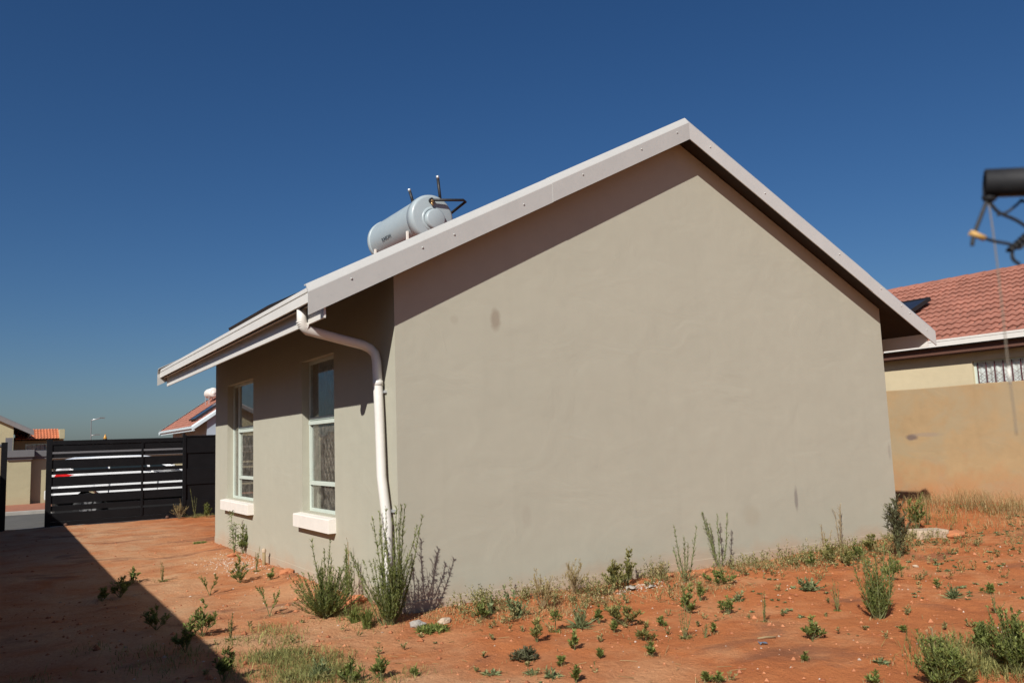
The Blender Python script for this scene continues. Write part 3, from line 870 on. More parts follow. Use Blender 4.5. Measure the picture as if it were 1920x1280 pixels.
# brown timber trim under its eave, curtain and burglar guard in its window
def nbkid(o): o.matrix_parent_inverse = Matrix.Translation(-Vector(nb.location)); return o
nbkid(boxpart('eave_batten', simple('brown_batten_paint', (0.16, 0.07, 0.045), 0.7), nb, (11.745, -6.1, 2.735), (11.936, 9.7, 2.749)))
m = MB()
yy = [0.04 + 1.52 * i / 80 for i in range(81)]
cv = [(12.045 + 0.012 * math.sin(i * 1.3) + 0.01 * math.sin(i * 0.37), y) for i, y in enumerate(yy)]
vs = [(x, y, 1.32) for x, y in cv] + [(x, y, 2.57) for x, y in cv]
m.add(vs, [(i, i + 1, 82 + i, 81 + i) for i in range(80)], 0.5, True)
nbkid(m.build('curtain', simple('white_curtain', (0.78, 0.80, 0.80), 0.9), nb))
gm = simple('maroon_guard_paint', (0.10, 0.03, 0.035), 0.5)
m = MB()
for i in range(11): m.box((11.990, 0.04 + i * 0.149 - 0.007, 1.34), (12.001, 0.04 + i * 0.149 + 0.007, 2.55))
for i in range(10):
    for j in range(9):
        a = Vector((11.988, 0.04 + i * 0.149, 1.36 + j * 0.115))
        m.tube([a, a + Vector((0, 0.149, 0.115))], 0.0035, 4, False); m.tube([a + Vector((-0.006, 0.149, 0)), a + Vector((-0.006, 0, 0.115))], 0.0035, 4, False)
nbkid(m.build('burglar_guard', gm, nb))
solar_panel('dark solar collector on the pink tiled roof, half hidden behind the barge end', 13.0, 3.55, 5.4, 1.25, lambda x: 3.03 + 0.44 * (x - 11.58) - 0.10, 0.44, -1, 0.10)

# left-hand neighbour, only mirrored in the window panes
simple_house('plastered neighbouring house beyond the left boundary wall', -13.3, 7.0, -4.0, 9.0, 2.75, 0.5, M_NBWALL, M_CREAM, M_TILE,
             wins=((1, 0.5, 1.7, 0.8, 2.3), (1, 4.0, 5.4, 0.8, 2.3)), seg=2)
# far blue house with a tank on its roof
M_BLUEW = plaster('pale_blue_plaster', (0.30, 0.36, 0.42), splash_amt=0.0)
M_BLUET = simple('pale_blue_trim', (0.52, 0.62, 0.66), 0.5)
bh = simple_house('far pale blue house with tiled roof beyond the gate', 6.75, 7.0, 41.6, 52.5, 2.90, 0.68, M_BLUEW, M_BLUET, M_TILE, wins=((-1, 43.2, 44.2, 1.0, 2.3), (-1, 46.5, 47.8, 1.0, 2.3)), seg=2)
solar_panel('long grey solar collector on the roof of the far blue house', 6.45, 43.0, 44.8, 2.6, lambda x: 2.90 + 0.68 * (x - 5.9) - 0.10, 0.68, -1, 0.12)
gt = empty('roof_tank', (8.55, 49.6, 4.55)); tag(gt, 'small pale round water tank on the roof of the far blue house', 'water tank')
m = MB(); m.lathe((0, -1.0, 0.66), (0, 1, 0), [(0, 0), (0.0, 0.2), (0.03, 0.28), (0.1, 0.31), (1.5, 0.31), (1.57, 0.28), (1.6, 0.2), (1.6, 0)], 28); m.build('tank_shell', M_SILL, gt)
m = MB(); m.lathe((0, -1.03, 0.62), (0, 1, 0), [(0, 0), (0, 0.1), (0.03, 0.12)], 20); m.build('element_cover', M_SILL, gt)
for yv in (-0.7, 0.4):
    for xv in (-0.25, 0.2): boxpart('support_leg', M_STEEL, gt, (xv, yv, -0.25 + 0.68 * xv), (xv + 0.04, yv + 0.04, 0.5))

# far left house with grey barge boards
M_GTRIM = simple('grey_trim_paint', (0.17, 0.165, 0.165), 0.6)
simple_house('far cream house with grey barge boards at the left edge', -9.5, 7.0, 40.0, 52.0, 2.80, 0.52, M_OLIVE, M_GTRIM, M_TILE, seg=2)

# small outbuilding with a bright orange tile roof
gh = empty('outbuilding', (-1.0, 47, 0)); tag(gh, 'small khaki outbuilding with bright orange tiled roof behind the street wall', 'outbuilding')
wall_holes('front_wall', M_OLIVE, gh, 'y', 46.2, 0.2, -2.4, -0.02, -0.3, 2.50, [(-1.85, -0.85, 1.3, 2.2)])
boxpart('side_wall', M_OLIVE, gh, (-2.4, 46.402, -0.3), (-2.2, 49, 2.6)); boxpart('side_wall', M_OLIVE, gh, (-0.22, 46.402, -0.3), (-0.021, 49, 2.6))
boxpart('parapet', M_OLIVE, gh, (-0.26, 45.6, 2.45), (0.0, 49.0, 2.98), 0.01)
m = MB(); V = Vector((0, math.cos(0.36), math.sin(0.36))); Nn = Vector((0, -math.sin(0.36), math.cos(0.36)))
tile_field(m, Vector((-2.36, 45.75, 2.48)), Vector((1, 0, 0)), V, Nn, 7, 5, None, 4)
t = m.build('roof_tiles', M_TILE2, gh); t['kind'] = 'stuff'
m = MB(); m.prism([(-2.36, 45.9, 2.46), (-2.36, 47.3, 3.0), (-2.36, 47.3, 2.4), (-2.36, 45.9, 2.4)], (2.09, 0, 0)); m.build('roof_boards', M_TIMBER, gh)
boxpart('window_pane', M_GLASS, gh, (-1.85, 46.27, 1.3), (-0.85, 46.28, 2.2)); boxpart('curtain', simple('white_curtain', (0.78, 0.80, 0.80), 0.9), gh, (-1.84, 46.33, 1.32), (-0.86, 46.34, 2.18))
for q in range(5): boxpart('guard_bar', M_RUBBER, gh, (-1.75 + q * 0.2, 46.22, 1.302), (-1.735 + q * 0.2, 46.235, 2.198))
settle(gh)

# ------------------------------------------------------------------ wall across the street
sw = empty('street_wall', (0, 24.1, 0)); tag(sw, 'khaki plastered street wall with dark grey coping seen past the gate', 'wall')
boxpart('wall_panel', M_OLIVE, sw, (-2.14, 24.06, -0.2), (60, 24.26, 1.42)); boxpart('wall_panel', M_OLIVE, sw, (-40, 24.06, -0.2), (-2.79, 24.26, 1.42))
boxpart('coping', M_GREYCOAT, sw, (-2.14, 23.98, 1.50), (60, 24.34, 1.69), 0.008); boxpart('coping', M_GREYCOAT, sw, (-40, 23.98, 1.50), (-2.79, 24.34, 1.69), 0.008)
boxpart('coping_band', M_GREYCOAT, sw, (-2.14, 24.02, 1.4205), (60, 24.30, 1.4995)); boxpart('coping_band', M_GREYCOAT, sw, (-40, 24.02, 1.4205), (-2.79, 24.30, 1.4995))
p = boxpart('pillar', M_OLIVE, sw, (-2.785, 23.84, -0.2), (-2.145, 24.30, 1.42))
boxpart('pillar_cap', M_GREYCOAT, p, (-2.87, 23.72, 1.50), (-2.06, 24.40, 1.72), 0.008); boxpart('pillar_band', M_GREYCOAT, p, (-2.82, 23.78, 1.4205), (-2.11, 24.345, 1.4995))
boxpart('chimney_block', M_GREYCOAT, p, (-2.86, 23.80, 1.7205), (-2.66, 24.15, 2.12), 0.006)
settle(sw)

# ------------------------------------------------------------------ street lamp
sl = empty('street_lamp', (6.9, 115, -0.05)); tag(sl, 'thin far street lamp against the sky left of the gate', 'street lamp')
part('pole', M_GREYCOAT, sl, lambda m: m.tube([(0, 0, -0.2), (0, 0, 6.2)], [0.075, 0.05], 8))
part('lamp_arm', M_STEEL, sl, lambda m: m.tube([(0, 0, 6.1), (0.6, 0, 6.25), (1.1, 0, 6.38)], 0.05, 6))
part('lamp_head', M_GREYCOAT, sl, lambda m: m.box((1.0, -0.15, 6.32), (1.6, 0.15, 6.45)))
part('lamp_arm', M_STEEL, sl, lambda m: m.tube([(0, 0, 4.1), (0.5, 0, 4.2)], 0.045, 6))
part('lamp_head', M_GREYCOAT, sl, lambda m: m.box((0.45, -0.15, 4.15), (1.05, 0.15, 4.26)))

# ------------------------------------------------------------------ gate and fence
GY = 13.38
ga = empty('sliding_gate', (-0.8, GY, 0)); tag(ga, 'black slatted sliding steel gate standing partly open', 'gate')
boxpart('gate_stile', M_BLACK, ga, (-2.14, GY - 0.03, 0.02), (-2.03, GY + 0.03, 1.84), 0.004)
boxpart('gate_stile', M_BLACK, ga, (-0.30, GY - 0.032, 0.12), (-0.255, GY - 0.012, 1.72), 0.003)
boxpart('gate_stile', M_BLACK, ga, (0.57, GY - 0.03, 0.02), (0.64, GY + 0.03, 1.80), 0.004)
boxpart('top_rail', M_BLACK, ga, (-2.029, GY - 0.028, 1.72), (0.569, GY + 0.028, 1.81), 0.004)
boxpart('bottom_rail', M_BLACK, ga, (-2.029, GY - 0.028, 0.03), (0.569, GY + 0.028, 0.12), 0.004)
rust = simple('rusty_track_steel', (0.09, 0.045, 0.03), 0.8, var=0.3)
boxpart('ground_track', rust, ga, (-2.13, GY - 0.04, -0.02), (3.2, GY + 0.04, 0.018))
for (a, b) in ((1.7195, 1.575), (1.535, 1.45), (1.41, 1.22), (1.18, 1.10), (1.055, 0.85), (0.81, 0.71), (0.67, 0.49), (0.45, 0.34), (0.30, 0.122)):
    boxpart('slat', M_BLACK, ga, (-2.029, GY - 0.011, b), (0.569, GY + 0.006, a), 0.002)
for xx in (-1.75, 0.25):
    m = MB(); m.lathe((xx, GY - 0.055, 0.045), (0, 1, 0), [(0, 0), (0, 0.035), (0.02, 0.04), (0.02, 0.0)], 14); m.build('roller', rust, ga)
settle(ga)
fe = empty('steel_fence', (1.9, GY - 0.1, 0)); tag(fe, 'closed black boarded steel fence panel between the gate and the house', 'fence')
boxpart('fence_post', M_BLACK, fe, (0.55, GY - 0.14, -0.1), (0.62, GY - 0.07, 1.86), 0.004); boxpart('fence_post', M_BLACK, fe, (3.3, GY - 0.14, -0.1), (3.37, GY - 0.07, 1.82), 0.004)
for k in range(5):
    boxpart('board', M_BLACK, fe, (0.621, GY - 0.125 + 0.022 * (k % 2), 0.04 + k * 0.352), (3.299, GY - 0.105 + 0.022 * (k % 2), 0.04 + k * 0.352 + 0.362), 0.003)
boxpart('top_rail', M_BLACK, fe, (0.621, GY - 0.14, 1.81), (3.299, GY - 0.075, 1.845), 0.003)
boxpart('guide_bracket', M_BLACK, fe, (0.565, GY - 0.07, 1.82), (0.605, GY + 0.05, 1.90), 0.003)
settle(fe)
po_ = boxpart('gate_post', M_BLACK, None, (-2.955, 12.98, -0.2), (-2.845, 13.09, 1.79), 0.004); tag(po_, 'black steel gate post at the very left edge', 'post')
boxpart('post_cap', M_BLACK, po_, (-2.96, 12.975, 1.7905), (-2.84, 13.095, 1.80))
bc = empty('warning_beacon', (-1.03, GY, 1.8105)); tag(bc, 'small amber beacon standing on the top rail of the black gate', 'beacon')
part('beacon_base', M_RUBBER, bc, lambda m: m.lathe((0, 0, 0), (0, 0, 1), [(0, 0.04), (0.015, 0.038), (0.016, 0)], 14))
part('beacon_lens', simple('amber_plastic', (0.45, 0.22, 0.02), 0.3), bc, lambda m: m.lathe((0, 0, 0.016), (0, 0, 1), [(0, 0.034), (0.035, 0.032), (0.06, 0.018), (0.09, 0.014), (0.10, 0.0)], 14))

# ------------------------------------------------------------------ parked car
def make_car(loc, length=4.05, width=1.68):
    car = empty('parked_car', loc); tag(car, 'white hatchback parked on the street behind the black gate', 'car')
    hw = width / 2
    def arch(cx, r=0.345, z0=0.42):
        a0 = math.asin(min(1, (z0 - 0.30) / r)); out = []
        for k in range(11):
            a = math.pi - a0 - (math.pi - 2 * a0) * k / 10
            out.append((cx + r * math.cos(a), 0.30 + r * math.sin(a)))
        return out
    rw, fw_ = 0.80, 3.25
    low = [(0.03, 0.50), (0.10, 0.42)] + arch(rw) + arch(fw_) + [(3.95, 0.42), (4.04, 0.50)]
    up = [(4.05, 0.60), (3.95, 0.72), (3.55, 0.82), (3.0, 0.93), (2.92, 0.955), (2.2, 1.36), (1.9, 1.41), (1.2, 1.43), (0.55, 1.39), (0.22, 1.31), (0.10, 1.0), (0.02, 0.88), (0.0, 0.55)]
    ZS = lambda z: z * 1.13 if z <= 1 else 1.13 + (z - 1) * 0.86
    prof = [(x, ZS(z)) for x, z in low + up]
    def yw(x, z):
        w = hw
        if z > 1.04: w -= 0.30 * (z - 1.04) ** 1.1
        if z < 0.45: w -= 0.06
        w -= 0.06 * max(0, (0.35 - x) / 0.35) ** 2 + 0.10 * max(0, (x - 3.6) / 0.45) ** 2
        return w
    m = MB(); n = len(prof)
    A = [(x, -yw(x, z), z) for x, z in prof]; B = [(x, yw(x, z), z) for x, z in prof]
    mid = [(x, 0, z + (0.025 if z > 0.9 else 0)) for x, z in prof]
    fs = [(i, (i + 1) % n, n + (i + 1) % n, n + i) for i in range(n)] + [(n + i, n + (i + 1) % n, 2 * n + (i + 1) % n, 2 * n + i) for i in range(n)]
    m.add(A + mid + B, fs, 0.5, False)
    # side skins as fans of strips between the lower and the upper outline
    m.add(A, [tuple(range(n))[::-1]]); m.add(B, [tuple(range(n))])
    body = m.build('body', M_CARW, car, False, 0.012)
    def side_poly(name, mat, pts, par, off=0.006):
        for s in (-1, 1):
            q = MB(); P = [(x, s * (yw(x, ZS(z)) + off), ZS(z)) for x, z in pts]
            q.prism(P, (0, -s * 0.01, 0)); q.build(name, mat, par)
    side_poly('side_window', M_CARGLASS, [(0.42, 1.12), (0.62, 1.33), (1.18, 1.36), (1.18, 1.05), (0.55, 1.07)], car)
    side_poly('side_window', M_CARGLASS, [(1.25, 1.045), (1.25, 1.36), (1.9, 1.345), (2.03, 1.32), (2.08, 1.035)], car)
    side_poly('side_window', M_CARGLASS, [(2.14, 1.03), (2.12, 1.28), (2.62, 1.02)], car)
    for s in (-1, 1):
        q = MB(); P = [(0.03, s * 0.55, 0.99), (0.03, s * (yw(0.03, 1.0) + 0.004), 0.97), (0.30, s * (yw(0.32, 1.0) + 0.008), 1.03), (0.50, s * (yw(0.5, 1.08) + 0.008), 1.09), (0.16, s * (yw(0.1, 1.12) + 0.008), 1.13), (0.10, s * 0.6, 1.12)]
        q.prism(P, (-0.012, s * 0.006, 0.0)); q.build('tail_light', M_RED, car)
        q = MB(); q.prism([(3.70, s * (yw(3.7, .72) + 0.004), 0.66), (3.98, s * (yw(3.98, .7) + 0.006), 0.60), (3.93, s * (yw(3.93, .7) + 0.006), 0.70), (3.62, s * (yw(3.62, .78) + 0.006), 0.79)], (0.008, s * 0.008, 0.004)); q.build('headlight', M_STEEL, car)
        q = MB(); q.prism([(2.58, s * (hw - 0.02), 1.10), (2.70, s * (hw - 0.02), 1.10), (2.68, s * (hw - 0.02), 1.22), (2.60, s * (hw - 0.02), 1.22)], (0, s * 0.17, 0.01)); q.build('mirror', M_CARW, car, False, 0.015)
        for xx in (1.32, 2.2):
            d = MB(); d.box((xx, s * (hw + 0.004) - 0.012, 0.93), (xx + 0.16, s * (hw + 0.004) + 0.016, 0.955)); d.build('door_handle', M_CARW, car, False, 0.005)
        for xx in (1.215, 2.30):
            d = MB(); d.box((xx, s * (hw - 0.004) - 0.006, 0.52), (xx + 0.008, s * (hw - 0.004) + 0.006, 1.06)); d.build('door_gap', M_RUBBER, car)
        for wx in (rw, fw_):
            wl = empty('wheel', (wx, s * (hw - 0.11), 0.325)); wl.parent = car
            q = MB(); q.lathe((0, 0, 0), (0, s, 0), [(-0.10, 0.19), (-0.095, 0.295), (-0.07, 0.325), (0.06, 0.325), (0.085, 0.295), (0.088, 0.195)], 28); q.build('tyre', M_RUBBER, wl)
            q = MB(); q.lathe((0, 0, 0), (0, s, 0), [(-0.05, 0.0), (-0.05, 0.2), (0.08, 0.2), (0.085, 0.18), (0.055, 0.165), (0.05, 0.0)], 28); rim = q.build('rim', M_GREYCOAT, wl)
            for k in range(6):
                a = k * math.pi / 3
                q = MB(); u = Vector((math.cos(a), 0, math.sin(a))); v = Vector((-math.sin(a), 0, math.cos(a))); o = Vector((0, s * 0.052, 0))
                q.prism([o + u * 0.02 - v * 0.032, o + u * 0.178 - v * 0.018, o + u * 0.178 + v * 0.018, o + u * 0.02 + v * 0.032], (0, s * 0.024, 0)); q.build('spoke', M_CHROME, wl)
    q = MB(); q.prism([(0.10, -0.55, 1.19), (0.205, -0.5, 1.385), (0.205, 0.5, 1.385), (0.10, 0.55, 1.19)], (-0.008, 0, 0.004)); q.build('rear_window', M_CARGLASS, car)
    q = MB(); q.prism([(2.86, -0.66, 1.12), (2.30, -0.58, 1.415), (2.30, 0.58, 1.415), (2.86, 0.66, 1.12)], (0.012, 0, 0.022)); q.build('windscreen', M_CARGLASS, car)
    boxpart('number_plate', simple('yellow_plate', (0.6, 0.5, 0.2), 0.5), car, (-0.02, -0.25, 0.70), (-0.006, 0.25, 0.81))
    boxpart('rear_bumper', M_CARW, car, (-0.05, -0.72, 0.48), (0.02, 0.72, 0.70), 0.02)
    boxpart('underbody', M_RUBBER, car, (0.12, -0.70, 0.18), (3.93, 0.70, 0.50))
    return car
make_car((-1.98, 16.14, -0.045))

# ------------------------------------------------------------------ weeds
def leaf(m, b, d, L, w, tint, droop=0.25):
    d = d.normalized()
    s = d.cross(Vector((0, 0, 1)))
    if s.length < 0.05: s = Vector((1, 0, 0))
    s.normalize()
    # roll the blade at random about its own axis
    a = R_.uniform(-1.0, 1.0); up = s.cross(d); s = (s * math.cos(a) + up * math.sin(a))
    mid = b + d * L * 0.5; tip = b + d * L + Vector((0, 0, -droop * L))
    m.add([b - s * w * 0.2, b + s * w * 0.2, mid + s * w * 0.5, tip, mid - s * w * 0.5], [(0, 1, 2, 4), (4, 2, 3)], tint)

def rnd_dir(lo=0.0, hi=1.0):
    a = R_.uniform(0, 2 * math.pi); e = R_.uniform(lo, hi)
    return Vector((math.cos(a) * math.cos(e), math.sin(a) * math.cos(e), math.sin(e)))

def stem_path(h, lean, n=7, curve=0.25):
    p = []; a = R_.uniform(0, 6.28); wob = Vector((math.cos(a), math.sin(a), 0)) * R_.uniform(0.0, 0.04) * h
    for i in range(n):
        t = i / (n - 1)
        p.append(Vector((lean.x * t ** (1 - curve), lean.y * t ** (1 - curve), h * t)) + wob * math.sin(t * 5))
    return p

def at_path(p, t):
    q = t * (len(p) - 1); i = min(int(q), len(p) - 2); return p[i].lerp(p[i + 1], q - i), (p[i + 1] - p[i]).normalized()

def leafy_stem(fo, sm, p, r, dens, L, w, t0=0.1, up=0.9, taper=0.5, droop=0.2, tints=(0, 1)):
    ln = sum((p[i + 1] - p[i]).length for i in range(len(p) - 1))
    sm.tube(p, [r * (1 - 0.6 * i / (len(p) - 1)) for i in range(len(p))], 5, False)
    for k in range(int(dens * ln)):
        t = R_.uniform(t0, 1.0); b, d = at_path(p, t)
        o = rnd_dir(-0.1, 0.5); dd = d * up + o * 0.75
        leaf(fo, b, dd, L * (1 - taper * t) * R_.uniform(0.7, 1.25), w * R_.uniform(0.8, 1.2), R_.uniform(*tints), droop)

def grow(kind, h, w):
    """returns the foliage builder, the stem builder and their materials"""
    fo, sm = MB(), MB(); fm, tm = F_GREEN, M_STEM
    def lean(f=1.0):
        a = R_.uniform(0, 6.28); return Vector((math.cos(a), math.sin(a), 0)) * (w * 0.5) * R_.uniform(0.1, 1.0) * f
    if kind in ('tall', 'tall2', 'tall3', 'bushtall'):
        n = {'tall': 15, 'tall2': 6, 'tall3': 5, 'bushtall': 13}[kind]
        fm = F_GREEN if kind != 'tall3' else F_BLUE
        for i in range(n):
            hh = h * (R_.uniform(0.55, 1.0) if i else 1.0)
            l = lean(1.15)
            if kind == 'tall3' and i < 2: l = _r2 * (w * 0.5) * (-1 if i else 1) * 0.95 + lean(0.2); hh = h * (0.97 if i else 0.94); l.z = 0
            p = stem_path(hh, l); off = Vector((R_.uniform(-0.04, 0.04), R_.uniform(-0.04, 0.04), -0.02)) * (0.4 if kind == 'tall3' else 1)
            p = [q + off for q in p]
            leafy_stem(fo, sm, p, 0.0055, 150, 0.062, 0.0058, 0.12, 1.0, 0.45)
            for k in range(R_.randint(5, 9) if kind != 'tall3' else 3):
                t = R_.uniform(0.25, 0.9); b, d = at_path(p, t)
                dd = (d * 1.1 + rnd_dir(0.0, 0.6) * 0.8).normalized(); ll = hh * R_.uniform(0.1, 0.26) * (1.15 - t)
                leafy_stem(fo, sm, [b, b + dd * ll * 0.5, b + dd * ll + Vector((0, 0, ll * 0.15))], 0.002, 150, 0.036, 0.004, 0.1, 0.9, 0.4)
        if kind in ('tall', 'bushtall'):      # leafy skirt near the ground
            k2 = 1.0 if kind == 'bushtall' else 0.55
            for i in range(int(150 * k2)):
                p = stem_path(h * R_.uniform(0.18, 0.58), lean(1.35 if kind == 'bushtall' else 0.7), 4)
                leafy_stem(fo, sm, p, 0.002, 150, 0.034, 0.0058, 0.2, 0.8, 0.3, tints=(0, 0.9))
    elif kind == 'leafy':
        fm = F_BLUE
        for i in range(2):
            p = stem_path(h * (1 - 0.3 * i), lean(0.3))
            leafy_stem(fo, sm, p, 0.006, 130, 0.13, 0.013, 0.08, 0.35, 0.35, 0.55)
    elif kind in ('bush', 'bushgreen', 'mixed', 'dark', 'leafdark', 'drybush', 'dry'):
        fm = {'bush': F_GREEN, 'bushgreen': F_GREEN, 'mixed': F_OLIVE, 'dark': F_DARK, 'leafdark': F_DARK, 'drybush': F_DRYGREEN, 'dry': F_DRYGREEN}[kind]
        dry = kind in ('dry', 'drybush')
        if dry: tm = M_DRYSTEM
        n = int(3 + 26 * w + 8 * h); tw = 7
        if kind == 'bushgreen': n, tw = 14, 8
        if dry: n, tw = int(14 + 40 * w), 4
        if kind == 'dark': n, tw = 22, 4
        L = min(0.04, 0.05 + 0.1 * h) if not dry else 0.026
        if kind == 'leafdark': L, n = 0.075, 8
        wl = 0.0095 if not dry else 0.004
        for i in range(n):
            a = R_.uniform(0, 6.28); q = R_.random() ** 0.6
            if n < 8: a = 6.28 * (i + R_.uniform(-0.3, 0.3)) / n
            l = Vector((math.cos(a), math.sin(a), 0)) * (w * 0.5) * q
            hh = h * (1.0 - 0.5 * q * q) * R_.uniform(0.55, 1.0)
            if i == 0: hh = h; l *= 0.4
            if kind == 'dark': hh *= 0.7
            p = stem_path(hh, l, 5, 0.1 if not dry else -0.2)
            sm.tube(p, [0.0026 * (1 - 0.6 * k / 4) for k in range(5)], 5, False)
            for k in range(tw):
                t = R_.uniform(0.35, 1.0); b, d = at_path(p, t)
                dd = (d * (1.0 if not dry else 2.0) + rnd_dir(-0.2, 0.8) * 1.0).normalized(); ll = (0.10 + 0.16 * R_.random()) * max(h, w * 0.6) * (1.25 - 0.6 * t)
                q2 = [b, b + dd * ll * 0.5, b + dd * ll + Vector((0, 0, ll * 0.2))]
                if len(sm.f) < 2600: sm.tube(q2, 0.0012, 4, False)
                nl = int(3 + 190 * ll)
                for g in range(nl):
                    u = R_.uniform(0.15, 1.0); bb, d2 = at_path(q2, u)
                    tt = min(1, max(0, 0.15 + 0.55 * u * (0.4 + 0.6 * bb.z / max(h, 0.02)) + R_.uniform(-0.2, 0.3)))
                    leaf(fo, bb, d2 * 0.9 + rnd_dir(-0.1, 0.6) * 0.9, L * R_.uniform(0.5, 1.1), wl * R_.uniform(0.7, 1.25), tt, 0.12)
        if kind == 'bushgreen':
            for i in range(70): leafy_stem(fo, sm, stem_path(h * R_.uniform(0.5, 1.12), lean(1.15), 5), 0.0022, 150, 0.034, 0.006, 0.25, 0.95, 0.3)
        if kind == 'leafdark':
            for i in range(8): leafy_stem(fo, sm, stem_path(h * R_.uniform(0.6, 1), lean(0.9), 5), 0.004, 110, 0.085, 0.010, 0.15, 0.8, 0.4, 0.25)
    elif kind == 'fork':
        for s in (-1, 1):
            l = _r2 * (w * 0.5) * s * R_.uniform(0.7, 1.0); l.z = 0
            p = stem_path(h * R_.uniform(0.75, 1.0), l, 6, -0.3)
            leafy_stem(fo, sm, p, 0.004, 190, 0.04, 0.008, 0.3, 0.9, 0.2)
            for k in range(4):
                b, d = at_path(p, R_.uniform(0.4, 0.85)); dd = (d + rnd_dir(0, 0.6) * 0.7).normalized()
                leafy_stem(fo, sm, [b, b + dd * h * 0.15, b + dd * h * 0.28], 0.002, 240, 0.035, 0.008, 0.2)
    elif kind == 'thin':
        fm = F_OLIVE
        for i in range(6):
            p = stem_path(h * R_.uniform(0.5, 1.0), lean(1.0), 6)
            leafy_stem(fo, sm, p, 0.003, 75, 0.035, 0.0055, 0.1, 0.8, 0.4)
        for i in range(26):
            leaf(fo, Vector((0, 0, 0.005)), rnd_dir(0.1, 0.5), w * 0.4 * R_.uniform(0.6, 1.1), 0.012, R_.random(), 0.15)
    elif kind == 'tree':
        p = stem_path(h * 0.65, lean(0.2), 5); sm.tube(p, 0.004, 5, False)
        for i in range(26):
            b, d = at_path(p, R_.uniform(0.75, 1)); dd = rnd_dir(0.0, 1.4)
            leafy_stem(fo, sm, [b, b + dd * w * 0.25, b + dd * w * 0.46], 0.0016, 240, 0.035, 0.006, 0.2)
        for i in range(22): leaf(fo, Vector((0, 0, 0.005)), rnd_dir(0.1, 0.7), 0.06, 0.008, R_.random(), 0.2)
    elif kind == 'spiky':
        fm = F_BLUE
        for i in range(110): leaf(fo, Vector((R_.gauss(0, 0.012), R_.gauss(0, 0.012), 0)), rnd_dir(0.2, 1.45), max(h, w * 0.5) * R_.uniform(0.5, 1.05), 0.009, R_.random(), 0.12)
        for i in range(7):
            leafy_stem(fo, sm, stem_path(h * R_.uniform(0.7, 1), lean(0.8), 4), 0.003, 150, 0.05, 0.008)
    elif kind == 'succ':
        fm = F_BLUE
        for i in range(max(5, int(14 * w / 0.2))):
            l = lean(1.0); hh = h * R_.uniform(0.4, 1.0) * (1 if R_.random() < 0.4 else 0.5)
            leafy_stem(fo, sm, stem_path(hh, l, 5), 0.004, 200, 0.05, 0.011, 0.1, 0.9, 0.3)
        for i in range(40): leaf(fo, lean(0.7), rnd_dir(0.1, 0.6), 0.07, 0.011, R_.random(), 0.15)
    elif kind == 'mat':
        for i in range(110):
            b = lean(1.0); b.z = 0.0
            for k in range(5): leaf(fo, b, rnd_dir(0.2, 1.3), max(0.03, h) * R_.uniform(0.5, 0.9), 0.010, R_.random(), 0.2)
        sm.tube([Vector((-w * 0.3, 0, 0.004)), Vector((0, 0.01, 0.008)), Vector((w * 0.3, 0, 0.004))], 0.003, 5, False)
    elif kind in ('grass', 'tallgrass'):
        n = 170 if kind == 'grass' else 130
        for i in range(n):
            b = lean(0.35 if kind == 'grass' else 0.55); a = R_.uniform(0, 6.28); hh = h * R_.uniform(0.4, 1.0)
            l = Vector((math.cos(a), math.sin(a), 0)) * w * 0.5 * R_.uniform(0.1, 1.0)
            if kind == 'tallgrass': l -= _r2 * w * 0.30; l.z = 0
            t = R_.random(); wv = Vector((-math.sin(a), math.cos(a), 0)) * R_.uniform(0.0022, 0.004)
            P = [b + l * u * u + Vector((0, 0, hh * (u - 0.22 * u * u) / 0.78)) for u in (0, 0.35, 0.7, 1.0)]
            fo.add([P[0] - wv, P[0] + wv, P[1] + wv, P[1] - wv, P[2] + wv * 0.7, P[2] - wv * 0.7, P[3]], [(0, 1, 2, 3), (3, 2, 4, 5), (5, 4, 6)], t)
        for i in range(6 if kind == 'grass' else 34):
            l = lean(0.9)
            if kind == 'tallgrass': l -= _r2 * w * 0.28; l.z = 0
            off = lean(0.5) if kind == 'tallgrass' else Vector((0, 0, 0))
            leafy_stem(fo, sm, [q + off for q in stem_path(h * R_.uniform(0.3, 0.95), l, 5)], 0.0028, 110, 0.055, 0.007)
        if kind == 'tallgrass':
            for i in range(200): leaf(fo, lean(0.6), rnd_dir(0.1, 0.9), R_.uniform(0.06, 0.14), 0.009, R_.random() * 0.8, 0.2)
    elif kind in ('straw', 'deadstem'):
        fm, tm = F_DRY, M_DRYSTEM
        for i in range(4 if kind == 'straw' else 1):
            p = stem_path(h * R_.uniform(0.6, 1.0) if i else h, lean(0.9), 7)
            sm.tube(p, 0.0028 if kind == 'straw' else 0.004, 5, False)
            for k in range(9):
                b, d = at_path(p, R_.uniform(0.3, 1)); dd = (d + rnd_dir(0, 0.7) * 0.8).normalized(); ll = h * R_.uniform(0.05, 0.13)
                sm.tube([b, b + dd * ll], 0.0014, 4, False)
                leaf(fo, b + dd * ll, dd, 0.02, 0.006, R_.random())
    return fo, sm, fm, tm

